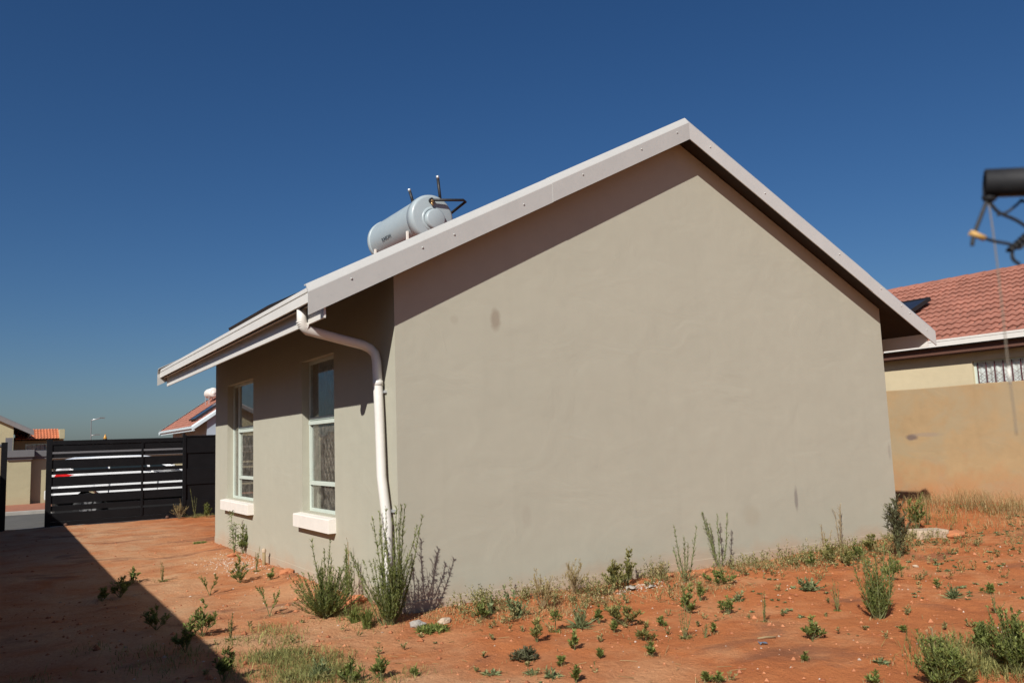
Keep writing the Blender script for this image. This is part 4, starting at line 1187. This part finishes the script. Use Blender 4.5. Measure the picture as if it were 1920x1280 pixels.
NAMES = {'tall': 'tall_weed', 'tall2': 'tall_weed', 'tall3': 'tall_weed', 'bushtall': 'bushy_weed', 'deadstem': 'dead_stem', 'leafy': 'leafy_weed', 'bush': 'small_weed', 'thin': 'thin_weed',
         'fork': 'forked_weed', 'spiky': 'spiky_weed', 'grass': 'grass_tuft', 'mat': 'creeping_weed', 'succ': 'fleshy_weed', 'dry': 'dry_bush', 'mixed': 'olive_weed', 'tree': 'stalked_weed',
         'dark': 'dark_creeper', 'tallgrass': 'tall_grass_clump', 'leafdark': 'dark_shrub', 'straw': 'dry_stalk', 'bushgreen': 'green_bush', 'drybush': 'dry_tuft'}
PLANTS = [
    ('tall', -0.21, -0.27, 0.987, 0.606, 'tallest feathery weed clump standing in front of the downpipe corner'),
    ('bushtall', -0.54, 0.33, 0.682, 0.477, 'wide bushy weed with tall thin tops below the nearer window'),
    ('tall2', -0.17, 0.79, 0.541, 0.197, 'slim pale weed stems between the bushy weed and the corner weed'),
    ('deadstem', 0.00, 1.04, 0.512, 0.061, 'thin dead brown stem left of the corner weed'),
    ('deadstem', 0.07, 1.02, 0.436, 0.051, 'shorter dead brown stem nearest the downpipe foot'),
    ('leafy', -0.15, 5.32, 0.592, 0.251, 'upright leafy weed with drooping leaves under the farther window'),
    ('bush', -0.05, 5.21, 0.383, 0.177, 'leafy green weed beside the upright weed under the farther window'),
    ('bush', -0.64, 2.91, 0.272, 0.178, 'dense small bush in pale gravel before the window wall'),
    ('thin', -0.32, 3.47, 0.304, 0.152, 'thin weed growing near the brown pipe stub'),
    ('bush', -0.33, 2.81, 0.107, 0.084, 'tiny grey weed on the bare soil below the pipe stub'),
    ('fork', -1.06, 2.44, 0.243, 0.199, 'small forked weed on pale sand in the passage'),
    ('fork', -0.90, 0.76, 0.261, 0.205, 'weed forked like a Y on bare sand in the passage'),
    ('bush', -1.53, 0.40, 0.263, 0.221, 'bushy weed at the edge of the big shadow'),
    ('thin', -1.40, 0.02, 0.221, 0.147, 'loose weed right beside the bush at the shadow edge'),
    ('spiky', -1.18, -1.41, 0.128, 0.122, 'spiky weed at the bottom edge right of the grass patch'),
    ('bush', -1.04, -1.62, 0.159, 0.153, 'round dark weed at the bottom edge, left one of a pair'),
    ('bush', -0.87, -1.69, 0.147, 0.153, 'round weed at the bottom edge, right one of a pair'),
    ('bush', -0.68, -1.76, 0.057, 0.054, 'tiny round seedling at the bottom edge below the corner weed'),
    ('grass', -0.38, -0.20, 0.198, 0.190, 'bright green grass tuft at the left foot of the corner weed'),
    ('grass', -0.41, 0.00, 0.150, 0.221, 'grass tuft spreading between the two big weeds'),
    ('mat', -0.01, -0.65, 0.101, 0.235, 'low green creeping mat right of the corner weed'),
    ('bush', 0.46, -0.60, 0.157, 0.122, 'small weed at the wall foot, first right of the corner shadow'),
    ('succ', 0.62, -0.47, 0.135, 0.135, 'small fleshy weed touching its neighbour near the gable corner'),
    ('succ', 0.73, -0.71, 0.265, 0.229, 'blue-green fleshy weed standing out along the gable foot'),
    ('dry', 1.06, -0.60, 0.329, 0.284, 'straw coloured bush, left one of two against the gable'),
    ('dry', 1.64, -0.25, 0.327, 0.327, 'straw coloured broom-like bush, right one of two against the gable'),
    ('mixed', 2.04, -0.33, 0.303, 0.242, 'yellow-green weed left of the pale litter at the gable foot'),
    ('mixed', 2.28, -0.25, 0.321, 0.238, 'weed behind the pale litter that shades the gable wall'),
    ('dry', 2.75, -0.21, 0.150, 0.225, 'low pale dry weed between litter and tall stems'),
    ('tall3', 2.84, -0.46, 0.588, 0.231, 'tall thin weed with one stem bent left against the gable'),
    ('tall3', 3.66, -0.12, 0.617, 0.297, 'tall weed with stems spread in a V against the gable'),
    ('bush', 3.03, -0.72, 0.145, 0.331, 'low green bush under the tall V shaped weed'),
    ('tree', 0.69, -1.34, 0.186, 0.121, 'little weed like a tree with bare stalk and round top'),
    ('spiky', 0.90, -1.36, 0.173, 0.197, 'spiky green weed before the straw coloured bushes'),
    ('mixed', 1.23, -1.50, 0.224, 0.306, 'broad yellow-green bush in front of the pale litter'),
    ('bush', 1.10, -1.34, 0.126, 0.059, 'narrow upright sprig left of the broad yellow-green bush'),
    ('mixed', 0.38, -1.55, 0.153, 0.123, 'weed with straw base on bare soil below the fleshy weed'),
    ('dark', 0.11, -1.83, 0.079, 0.244, 'dark purplish flattened creeper on the red soil'),
    ('bush', 0.44, -1.93, 0.124, 0.047, 'narrow single sprig casting a shadow on bare soil'),
    ('bush', 0.45, -2.20, 0.056, 0.045, 'tiny round sprig below the broad yellow-green bush'),
    ('bush', 0.16, -2.18, 0.051, 0.051, 'tiny round sprig near the bottom right of the dark creeper'),
    ('bush', 0.02, -2.53, 0.102, 0.051, 'narrow sprig cut by the bottom edge of the picture'),
    ('mixed', 0.99, -2.02, 0.106, 0.159, 'small yellowish weed on bare soil below the broad yellow-green bush'),
    ('bush', 0.73, -2.39, 0.084, 0.042, 'narrow sprig alone below the small yellowish weed'),
    ('thin', 1.26, -2.13, 0.236, 0.183, 'weed with a flat green base and upright twigs on red soil'),
    ('bush', 1.89, -1.51, 0.209, 0.139, 'upright green weed directly under the bent tall weed'),
    ('bush', 2.33, -1.19, 0.150, 0.094, 'small upright sprig left of the low green bush'),
    ('bush', 2.13, -1.72, 0.130, 0.190, 'low spreading green weed below the V shaped weed'),
    ('succ', 2.58, -1.39, 0.084, 0.121, 'small grey-green weed right of the V shaped weed'),
    ('bush', 1.54, -2.14, 0.070, 0.035, 'tiny single sprig right of the flat based weed'),
    ('thin', 1.39, -2.21, 0.099, 0.053, 'thin pale sprig beside the flat based weed'),
    ('bush', 1.44, -1.68, 0.062, 0.074, 'tiny green seedling between two yellowish weeds'),
    ('bush', 1.00, -1.66, 0.088, 0.052, 'tiny sprig at the left foot of the broad bush'),
    ('succ', -0.28, -2.04, 0.033, 0.087, 'flat grey-green tuft at the bottom edge left of centre'),
    ('succ', -0.07, -2.18, 0.040, 0.073, 'flat tuft below the dark purplish creeper'),
    ('succ', -0.04, -2.36, 0.058, 0.078, 'grey spiky tuft at the bottom edge near the narrow sprig'),
    ('bush', 0.61, -3.00, 0.056, 0.062, 'small green tuft cut by the bottom edge, left of two'),
    ('bush', 0.67, -3.05, 0.056, 0.050, 'small green tuft cut by the bottom edge, right of two'),
    ('tall', 2.88, -2.55, 0.569, 0.338, 'tall leafy weed clump standing alone right on the red soil'),
    ('thin', 2.83, -2.22, 0.283, 0.120, 'slim feathery weed left of the tall leafy clump'),
    ('bush', 1.90, -2.72, 0.141, 0.156, 'small round bush alone on red soil with a dark shadow'),
    ('thin', 2.10, -2.11, 0.254, 0.090, 'single slender weed with flat leaves at its foot'),
    ('leafdark', 5.58, -0.94, 0.662, 0.272, 'dark leaved shrub right at the far gable corner'),
    ('bush', 7.83, 0.28, 0.455, 0.293, 'leafy weed before the black shadow on the boundary wall'),
    ('thin', 8.34, 0.45, 0.442, 0.198, 'pale thin stems rising in front of the boundary wall shadow'),
    ('bush', 4.49, -0.64, 0.148, 0.074, 'narrow sprig at the right part of the gable foot'),
    ('mixed', 4.80, -0.64, 0.233, 0.198, 'olive weed at the gable foot right of the dry stalk'),
    ('mixed', 4.89, -0.78, 0.184, 0.150, 'smaller olive weed beside the olive weed at the gable foot'),
    ('bush', 5.16, -0.72, 0.212, 0.153, 'green weed third from the dry stalk at the gable foot'),
    ('mixed', 5.81, -0.44, 0.238, 0.188, 'straw tipped weed near the far gable corner'),
    ('bush', 4.22, -1.78, 0.190, 0.260, 'broad green weed behind the tall leafy clump'),
    ('succ', 3.38, -1.51, 0.117, 0.292, 'low weed patch with pale leaves on the red soil'),
    ('spiky', 3.93, -2.53, 0.126, 0.189, 'small spiky weed alone on the right'),
    ('bush', 4.38, -2.59, 0.083, 0.138, 'low lopsided weed at the right with a pale pebble'),
    ('bush', 2.52, -3.00, 0.045, 0.045, 'tiny lone sprig right of the small round bush'),
    ('bush', 1.42, -3.05, 0.047, 0.027, 'tiny sprig below the small round bush'),
    ('succ', 1.73, -3.37, 0.039, 0.092, 'flat little weed near the bottom right bushes'),
    ('bush', 4.25, -2.19, 0.072, 0.033, 'tiny dark sprig left of the small spiky weed'),
    ('straw', 5.70, 0.24, 0.528, 0.264, 'tall dry straw stalk in front of the right part of the gable'),
    ('straw', 5.41, 0.27, 0.313, 0.195, 'short bent dry stalk left of the tall dry stalk'),
    ('bushgreen', 1.54, -3.88, 0.272, 0.248, 'large green bush at the bottom edge right, left one'),
    ('bushgreen', 2.14, -3.96, 0.348, 0.261, 'large dark green bush at the bottom right corner'),
    ('bushgreen', 2.41, -3.63, 0.176, 0.122, 'smaller green bush between the two large ones at bottom right'),
    ('mixed', 1.66, -3.95, 0.195, 0.177, 'straw and green tussock between the large bushes at bottom right'),
    ('straw', 2.07, -3.50, 0.200, 0.134, 'dry straw stalk leaning above the large left bush'),
    ('straw', 2.41, -3.77, 0.205, 0.099, 'dry straw stalks before the dark corner bush'),
    ('bush', 1.33, -3.60, 0.067, 0.091, 'little green tuft at the bottom edge left of the large bushes'),
    ('thin', 3.67, -3.02, 0.149, 0.207, 'grey dead twigs lying on the soil at right'),
    ('bush', -1.62, 3.80, 0.158, 0.134, 'dark weed at the notch of the big shadow'),
    ('thin', -1.33, 3.63, 0.255, 0.219, 'bare dry weed just outside the shadow notch'),
    ('bush', -1.86, 2.83, 0.197, 0.273, 'dark weed inside the shadow near its notch'),
    ('bush', -2.04, 2.77, 0.129, 0.193, 'low dark weed deep in the shadow'),
    ('bush', -1.80, 0.90, 0.177, 0.222, 'dim weed in the shadow left of the bushy weed'),
    ('bush', -1.75, -0.14, 0.194, 0.171, 'dim bush in the shadow above the grass patch'),
    ('drybush', 0.41, 12.83, 0.397, 0.397, 'straw coloured tuft at the foot of the black fence'),
    ('thin', 0.74, 12.78, 0.682, 0.282, 'thin flowering stalk in front of the black fence'),
    ('bush', 0.93, 12.52, 0.351, 0.187, 'green weed where the black fence meets the house'),
    ('mat', -0.23, 7.27, 0.067, 0.185, 'low green tuft at the far house corner on the ground'),
    ('bush', -1.70, -1.11, 0.202, 0.202, 'dim leafy bush at the bottom edge inside the shadow'),
]
for (kind, x, y, h, w, label) in PLANTS:
    if x > -0.05 and -0.06 < y < 7.5: # keep clear of the walls
        if x < 6.9: x, y = (-0.07, y) if x < 0.6 else (x, -0.10)
    x = min(x, 10.2)
    root = empty(NAMES[kind], (x, y, ground_z(x, y) - 0.006))
    tag(root, label, 'dry plant' if kind in ('straw', 'deadstem', 'dry', 'drybush') else 'weed', 'weeds growing on the red soil')
    fo, sm, fm, tm = grow(kind, h, w)
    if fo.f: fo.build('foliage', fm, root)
    if sm.f: sm.build('stem', tm, root)

# ------------------------------------------------------------------ ground cover nobody could count
def blades(m, x, y, n, spread, h, tl=(0, 1)):
    for i in range(n):
        bx, by = x + R_.gauss(0, spread), y + R_.gauss(0, spread)
        if (bx > -0.03 and -0.03 < by < 7.3 and bx < 7.05) or bx > 10.4 or by > 13.2: continue
        b = Vector((bx, by, ground_z(bx, by) - 0.004)); a = R_.uniform(0, 6.28); hh = h * R_.uniform(0.4, 1.1)
        l = Vector((math.cos(a), math.sin(a), 0)) * hh * R_.uniform(0.2, 1.6); wv = Vector((-math.sin(a), math.cos(a), 0)) * R_.uniform(0.0012, 0.0026)
        P1 = b + l * 0.35 + Vector((0, 0, hh * 0.6)); P2 = b + l + Vector((0, 0, hh * R_.uniform(0.25, 1.0)))
        m.add([b - wv, b + wv, P1 + wv * 0.8, P1 - wv * 0.8, P2], [(0, 1, 2, 3), (3, 2, 4)], R_.uniform(*tl))

m = MB()
for (kind, x, y, h, w, label) in PLANTS:
    if kind not in ('straw', 'deadstem') and R_.random() < 0.75: blades(m, x, y, int(18 + 90 * w), 0.02 + 0.25 * w, 0.045)
for i in range(190):                      # straw along the gable foot and under the weeds
    x = R_.uniform(0.2, 6.8); y = -abs(R_.gauss(0.35, 0.35)) - 0.05
    if mnoise.noise((x * 1.1, 5.0, 0)) > -0.1: blades(m, x, y, 55, 0.12, 0.05)
for (x, y) in ((1.35, -0.55), (1.7, -0.55), (2.3, -0.7), (2.6, -0.75), (1.1, -0.8)): blades(m, x, y, 240, 0.16, 0.055)
for i in range(150):                     # tall straw beyond the corner, along the boundary wall
    x = R_.uniform(7.2, 10.0); y = R_.uniform(-3.0, 1.6)
    if x > 8.3 + 0.4 * y or mnoise.noise((x, y, 2)) > 0.25: blades(m, x, y, 40, 0.14, 0.20 if x > 9 else 0.12)
for i in range(60): blades(m, R_.uniform(9.2, 10.35), R_.uniform(-2.2, 1.4), 30, 0.12, 0.34)
o = m.build('dry_grass', F_DRY); tag(o, 'dry straw grass along the wall foot and boundary', 'grass', kind='stuff')
m = MB()
for i in range(60): blades(m, R_.gauss(-1.2, 0.17), R_.gauss(-1.0, 0.42), 70, 0.08, 0.075)      # green patch by the shadow edge
for i in range(16): blades(m, R_.gauss(-1.9, 0.35), R_.gauss(-0.6, 0.8), 50, 0.1, 0.08)
for i in range(10): blades(m, R_.uniform(-0.45, -0.1), R_.uniform(-0.2, 0.6), 50, 0.08, 0.07)
for i in range(26): blades(m, R_.uniform(0.3, 2.9), 13.15 - abs(R_.gauss(0, 0.12)), 40, 0.10, 0.10)
for i in range(20): blades(m, R_.uniform(8.4, 10), R_.uniform(-2.5, 1.2), 30, 0.12, 0.16)
for i in range(24): blades(m, R_.gauss(2.1, 0.22), R_.gauss(-3.75, 0.2), 60, 0.1, 0.14)
o = m.build('green_grass', F_GRASS); tag(o, 'short green grass patches on the red soil', 'grass', kind='stuff')
m = MB()
def rosette(m, x, y, s):
    z = ground_z(x, y)
    for k in range(16):
        leaf(m, Vector((x, y, z + 0.004)), rnd_dir(0.1, 0.75), s * R_.uniform(0.5, 1.0), s * 0.28, R_.random(), 0.15)
for i in range(420):
    x = R_.uniform(2.2, 9.4); y = -R_.uniform(0.1, 3.0)
    if mnoise.noise((x * 0.8, y * 0.8, 9)) + 0.22 * (x - 4.5) * 0.3 < -0.02: continue
    rosette(m, x, y, R_.uniform(0.02, 0.055))
for i in range(160):
    x = R_.uniform(-1.4, 4.0); y = R_.uniform(-2.9, 3.0)
    if x > -0.1 and y > -0.1: continue
    if mnoise.noise((x * 0.9, y * 0.9, 4)) > 0.05: rosette(m, x, y, R_.uniform(0.015, 0.035))
o = m.build('ground_cover', F_BLUE); tag(o, 'tiny grey-green rosettes scattered over the red soil', 'ground cover', kind='stuff')
# seedlings and dead twigs too many to count
F_SEED = foliage('mixed_seedling_leaf', (0.07, 0.09, 0.025), (0.46, 0.40, 0.18), 0.35)
m = MB()
def seedling(m, x, y, h):
    z = ground_z(x, y) - 0.003
    for q in range(R_.randint(2, 5)):
        d = rnd_dir(0.7, 1.5); p = [Vector((x, y, z)), Vector((x, y, z)) + d * h * 0.5, Vector((x, y, z)) + d * h + Vector((0, 0, h * 0.1))]
        for k in range(11):
            t = R_.uniform(0.2, 1); b, dd = at_path(p, t)
            leaf(m, b, dd * 0.8 + rnd_dir(-0.1, 0.7), 0.028 * R_.uniform(0.5, 1.1), 0.008, R_.random(), 0.15)
for i in range(420):
    x = R_.uniform(0.3, 7.2); y = -0.08 - abs(R_.gauss(0, 0.5))
    if mnoise.noise((x * 1.4, y * 1.4, 3)) > -0.15: seedling(m, x, y, R_.uniform(0.03, 0.15))
for i in range(170):
    x = R_.uniform(0.6, 7.1); y = -0.10 - abs(R_.gauss(0, 0.3))
    if mnoise.noise((x * 1.9, y * 1.9, 8)) < 0.0: continue
    for q in range(3): seedling(m, x + R_.gauss(0, 0.03), y + R_.gauss(0, 0.03), R_.uniform(0.08, 0.2))
for i in range(220):
    x = R_.uniform(4.0, 9.9); y = R_.uniform(-2.4, 0.8)
    if x > 7.2 or y < -0.1: seedling(m, x, y, R_.uniform(0.03, 0.11))
for i in range(90):
    x = R_.uniform(-1.9, 3.2); y = R_.uniform(-3.3, 0.5)
    if not (x > -0.1 and y > -0.1): seedling(m, x, y, R_.uniform(0.02, 0.06))
o = m.build('weed_seedlings', F_SEED); tag(o, 'tiny olive seedlings and sprouts all over the red soil', 'seedlings', kind='stuff')
m = MB()
for i in range(420):
    x = R_.uniform(0.2, 9.5); y = -0.1 - abs(R_.gauss(0, 0.6))
    if R_.random() < 0.25: x = R_.uniform(-2, 1); y = R_.uniform(-3, 0)
    z = ground_z(x, y); a = R_.uniform(0, 6.28); ln = R_.uniform(0.03, 0.12); d = Vector((math.cos(a), math.sin(a), R_.uniform(-0.02, 0.35)))
    m.tube([Vector((x, y, z + 0.003)), Vector((x, y, z + 0.004)) + d * ln * 0.5, Vector((x, y, z + 0.003)) + d * ln], 0.0018, 4, False, R_.random())
o = m.build('dead_twigs', F_DRY); tag(o, 'thin dead twigs strewn along the gable foot', 'twigs', kind='stuff')
# pebbles, crumbs of soil
def crumb(m, x, y, s, tint):
    z = ground_z(x, y) + s * 0.15
    vs = []
    for d in ((1, 0, 0), (0, 1, 0), (-1, 0, 0), (0, -1, 0), (0, 0, 0.8), (0, 0, -0.8)):
        vs.append((x + d[0] * s * R_.uniform(0.6, 1.2), y + d[1] * s * R_.uniform(0.6, 1.2), z + d[2] * s * R_.uniform(0.6, 1.1)))
    m.add(vs, [(0, 1, 4), (1, 2, 4), (2, 3, 4), (3, 0, 4), (1, 0, 5), (2, 1, 5), (3, 2, 5), (0, 3, 5)], tint)
mp = foliage('soil_crumbs', (0.26, 0.085, 0.035), (0.50, 0.21, 0.10), 0.0)
mw = foliage('pale_pebbles', (0.30, 0.20, 0.14), (0.56, 0.47, 0.39), 0.0)
m = MB()
for i in range(4200):
    x = R_.uniform(-3.2, 7.5); y = R_.uniform(-4.2, 3.0) if R_.random() < 0.8 else R_.uniform(3, 13)
    if x > -0.02 and y > -0.02: continue
    crumb(m, x, y, abs(R_.gauss(0, 0.008)) + 0.003, R_.random())
for i in range(900):
    x = R_.uniform(-0.1, 6.9); crumb(m, x, -abs(R_.gauss(0.05, 0.12)) - 0.02, R_.uniform(0.004, 0.014), R_.random())
for i in range(420): crumb(m, -abs(R_.gauss(0.02, 0.1)) - 0.02, R_.uniform(0, 7.2), R_.uniform(0.004, 0.014), R_.random())
for i in range(170):
    x = R_.uniform(-2.6, 7.5); y = R_.uniform(-4.2, 2.0)
    if not (x > -0.05 and y > -0.05): crumb(m, x, y, R_.uniform(0.014, 0.034), R_.random() * 0.7)
o = m.build('soil_crumbs', mp); tag(o, 'loose crumbs of red soil', 'soil', kind='stuff')
m = MB()
for i in range(520):
    x = R_.uniform(-2.5, 7.0); y = R_.uniform(-4.0, 3.0)
    if x > -0.02 and y > -0.02: continue
    crumb(m, x, y, abs(R_.gauss(0, 0.006)) + 0.004, R_.random())
for i in range(500): crumb(m, R_.gauss(-0.35, 0.18), R_.gauss(4.3, 0.55), R_.uniform(0.005, 0.014), R_.random())
for i in range(260): crumb(m, R_.gauss(2.2, 0.25), -0.3 - abs(R_.gauss(0, 0.12)), R_.uniform(0.005, 0.014), R_.random())
o = m.build('pale_pebbles', mw); tag(o, 'pale gravel chips scattered on the red soil', 'gravel', kind='stuff')

# ------------------------------------------------------------------ stones, clods and litter
def rock(name, label, cat, mat, x, y, s, flat=0.6, stretch=1.3):
    import bmesh
    bm = bmesh.new(); bmesh.ops.create_icosphere(bm, subdivisions=3, radius=1.0)
    sd = R_.uniform(0, 50)
    for v in bm.verts:
        n = mnoise.noise(v.co * 1.3 + Vector((sd, 0, 0))); n2 = mnoise.noise(v.co * 3.7 + Vector((0, sd, 0)))
        k = 1 + 0.35 * n + 0.14 * n2
        v.co = Vector((round(v.co.x * k * 5) / 5 * 0.4 + v.co.x * k * 0.6, v.co.y * k, v.co.z * k))
        v.co.x *= s * 0.5 * stretch; v.co.y *= s * 0.5; v.co.z *= s * 0.5 * flat
    me = bpy.data.meshes.new(name); bm.to_mesh(me); bm.free(); me.materials.append(mat)
    o = bpy.data.objects.new(name, me); COL.objects.link(o); o.location = (x, y, ground_z(x, y) + s * 0.5 * flat * 0.45); o.rotation_euler = (R_.uniform(-.2, .2), R_.uniform(-.2, .2), R_.uniform(0, 3))
    return tag(o, label, cat)
rock('stone', 'pale flat stone right of the creeping mat near the corner', 'stone', M_STONE, 0.20, -0.43, 0.10, 0.5, 1.5)
rock('stone', 'grey stone at the right foot of the corner weed', 'stone', M_KERB, -0.05, -0.46, 0.11, 0.6)
rock('soil_clod', 'large orange soil clod behind the corner weed at the wall', 'soil clod', M_RUBBLE, -0.13, 0.70, 0.16, 0.6)
rock('soil_clod', 'round orange soil clod left of the corner weed', 'soil clod', M_RUBBLE, -0.30, 0.10, 0.09, 0.7)
rock('soil_clod', 'small orange clod at the foot of the upright leafy weed', 'soil clod', M_RUBBLE, -0.24, 5.05, 0.11, 0.6)
rock('soil_clod', 'orange clod on the plinth edge below the nearer window', 'soil clod', M_RUBBLE, -0.10, 3.0, 0.12, 0.5)
rock('stone', 'pale pebble lying left of the far right sprig', 'stone', M_STONE, 5.24, -1.35, 0.05)
rock('stone', 'small brown half-buried stone at the wall foot by the dry weed', 'stone', M_RUBBLE, 2.85, -0.2, 0.10, 0.6)
sb = boxpart('concrete_slab', M_STONE, None, (-0.26, -0.11, -0.06), (0.26, 0.11, 0.07), 0.02); sb.location = (7.28, -0.22, ground_z(7.28, -0.22) + 0.02); sb.rotation_euler = (0.05, 0.04, -0.15)
tag(sb, 'pale concrete slab lying at the far gable corner', 'slab')
rock('soil_clod', 'orange rubble lump at the end of the concrete slab', 'soil clod', M_RUBBLE, 7.62, -0.35, 0.24, 0.55)
sk = part('stick', M_DRYSTEM, None, lambda m: m.tube([(-0.07, 0, 0), (0, 0.008, 0.002), (0.07, 0.0, 0)], [0.006, 0.007, 0.005], 8)); sk.location = (1.67, -2.52, ground_z(1.67, -2.52) + 0.005); sk.rotation_euler = (0, 0, -0.35)
tag(sk, 'pale stick lying on the bare red soil', 'stick')
def scrap(name, label, mat, x, y, s):
    m = MB(); n = 7
    P = [[(u / (n - 1) - 0.5) * s, (v / (n - 1) - 0.5) * s * 0.7] for v in range(n) for u in range(n)]
    sd = R_.uniform(0, 30)
    top = [(p[0], p[1], 0.012 + s * 0.3 * (0.5 + mnoise.noise((p[0] / s * 3, p[1] / s * 3, sd)))) for p in P]
    m.add(top, [(j * n + i, j * n + i + 1, (j + 1) * n + i + 1, (j + 1) * n + i) for j in range(n - 1) for i in range(n - 1)], 0.5, True)
    o = m.build(name, mat); md = o.modifiers.new('thick', 'SOLIDIFY'); md.thickness = 0.002
    o.location = (x, y, ground_z(x, y) - 0.004); o.rotation_euler = (0, 0, R_.uniform(0, 3)); return tag(o, label, 'litter')
M_PAPER = simple('dirty_paper', (0.40, 0.36, 0.31), 0.9)
scrap('paper_scrap', 'crumpled pale paper at the gable foot, larger piece', M_PAPER, 2.18, -0.42, 0.13)
scrap('paper_scrap', 'smaller crumpled paper right beside the larger pale paper', M_PAPER, 2.36, -0.50, 0.08)
scrap('plastic_scrap', 'blue-grey plastic scrap below the pale stick', simple('blue_grey_plastic', (0.12, 0.15, 0.20), 0.5), 1.51, -2.63, 0.055)
scrap('plastic_scrap', 'dark plastic scrap on the soil above the right bushes', simple('dark_plastic', (0.03, 0.035, 0.045), 0.5), 2.69, -3.49, 0.085)

# ------------------------------------------------------------------ washing line pipe close to the camera
tip = Vector((-1.823, -6.150, 1.794)); dirp = Vector((0.578, -0.808, -0.11)).normalized()
pl = empty('line_post', tip + dirp * 0.55 - Vector((0, 0, 1.73))); tag(pl, 'out of focus black pipe arm reaching in at the right edge', 'pipe')
m = MB(); R1, R2 = 0.0192, 0.0165
prof = [(0.10, R2), (0.0, R2), (-0.001, (R1 + R2) / 2), (0.0, R1), (0.55, R1), (0.55, 0)]
m.lathe(tip, dirp, prof, 32); m.build('pipe_arm', M_RUBBER, pl)
b = tip + dirp * 0.55
m = MB(); m.tube([(b.x, b.y, -0.3), (b.x, b.y, 1.80)], 0.0192, 18); m.build('upright', M_RUBBER, pl)
settle(pl)
wr = empty('wire_tangle', tip + Vector((0, 0, -0.04))); tag(wr, 'tangle of dark wire hanging from the end of the black pipe', 'wire')
down = Vector((0, 0, -1)); rt = dirp
rt = Vector((0.83, -0.55, 0)).normalized()
def W(u, v, q=0.0): return tip + rt * (u - 0.004) - Vector((0, 0, 1)) * v + Vector((0.51, 0.86, 0)) * q
m = MB(); m.lathe(tip + Vector((0, 0, -0.019)) + dirp * 0.002, dirp, [(-0.008, 0), (-0.006, 0.005), (0.0, 0.0075), (0.008, 0.006), (0.012, 0)], 10); m.build('wire_knot', M_RUBBER, wr)
m = MB()
m.tube(smooth_path([W(0.004, 0.024), W(-0.006, 0.045), W(-0.016, 0.066), W(-0.020, 0.078), W(-0.021, 0.084)], 6), 0.0026, 7)
m.tube(smooth_path([W(-0.017, 0.068), W(0.005, 0.078), W(0.028, 0.084), W(0.040, 0.090), W(0.05, 0.082), W(0.062, 0.075), W(0.070, 0.060), W(0.068, 0.045), W(0.058, 0.030), W(0.05, 0.026)], 6), 0.0022, 7)
m.tube(smooth_path([W(0.008, 0.026), W(0.018, 0.040), W(0.04, 0.052), W(0.060, 0.068)], 6), 0.0024, 7)
m.tube(smooth_path([W(0.030, 0.090), W(0.030, 0.104), W(0.038, 0.112)], 6), 0.0024, 7)
m.tube(smooth_path([W(0.016, 0.044), W(0.03, 0.040), W(0.044, 0.030), W(0.05, 0.024)], 6), 0.0018, 7)
hx = []
for i in range(60):
    t = i / 59; c_ = W(0.026 + 0.044 * t, 0.094 - 0.036 * t); hx.append(c_ + Vector((0.51, 0.86, 0)) * 0.004 * math.cos(i * 0.9) + Vector((0, 0, 1)) * 0.004 * math.sin(i * 0.9))
m.tube(hx, 0.0022, 6)
m.build('wire_loops', M_RUBBER, wr)
m = MB(); m.tube([W(-0.022, 0.066), W(-0.004, 0.075)], 0.0042, 8); m.build('tape', simple('yellow_brown_tape', (0.50, 0.30, 0.10), 0.6), wr)
settle(wr)
cd = empty('hanging_string', tip); tag(cd, 'thin pale string hanging straight down from the black pipe end', 'string')
m = MB(); m.tube(smooth_path([W(0.006, 0.02), W(0.008, 0.07), W(0.009, 0.12), W(0.009, 0.18), W(0.009, 0.26), W(0.010, 0.30), W(0.010, 0.335)], 8), 0.0009, 7)
m.build('cord', simple('weathered_cord', (0.20, 0.17, 0.13), 0.8), cd)
m = MB(); m.tube([W(0.009, 0.248), W(0.0092, 0.268)], 0.0017, 8); m.build('knot', simple('white_cord_knot', (0.75, 0.72, 0.66), 0.7), cd)
settle(cd)
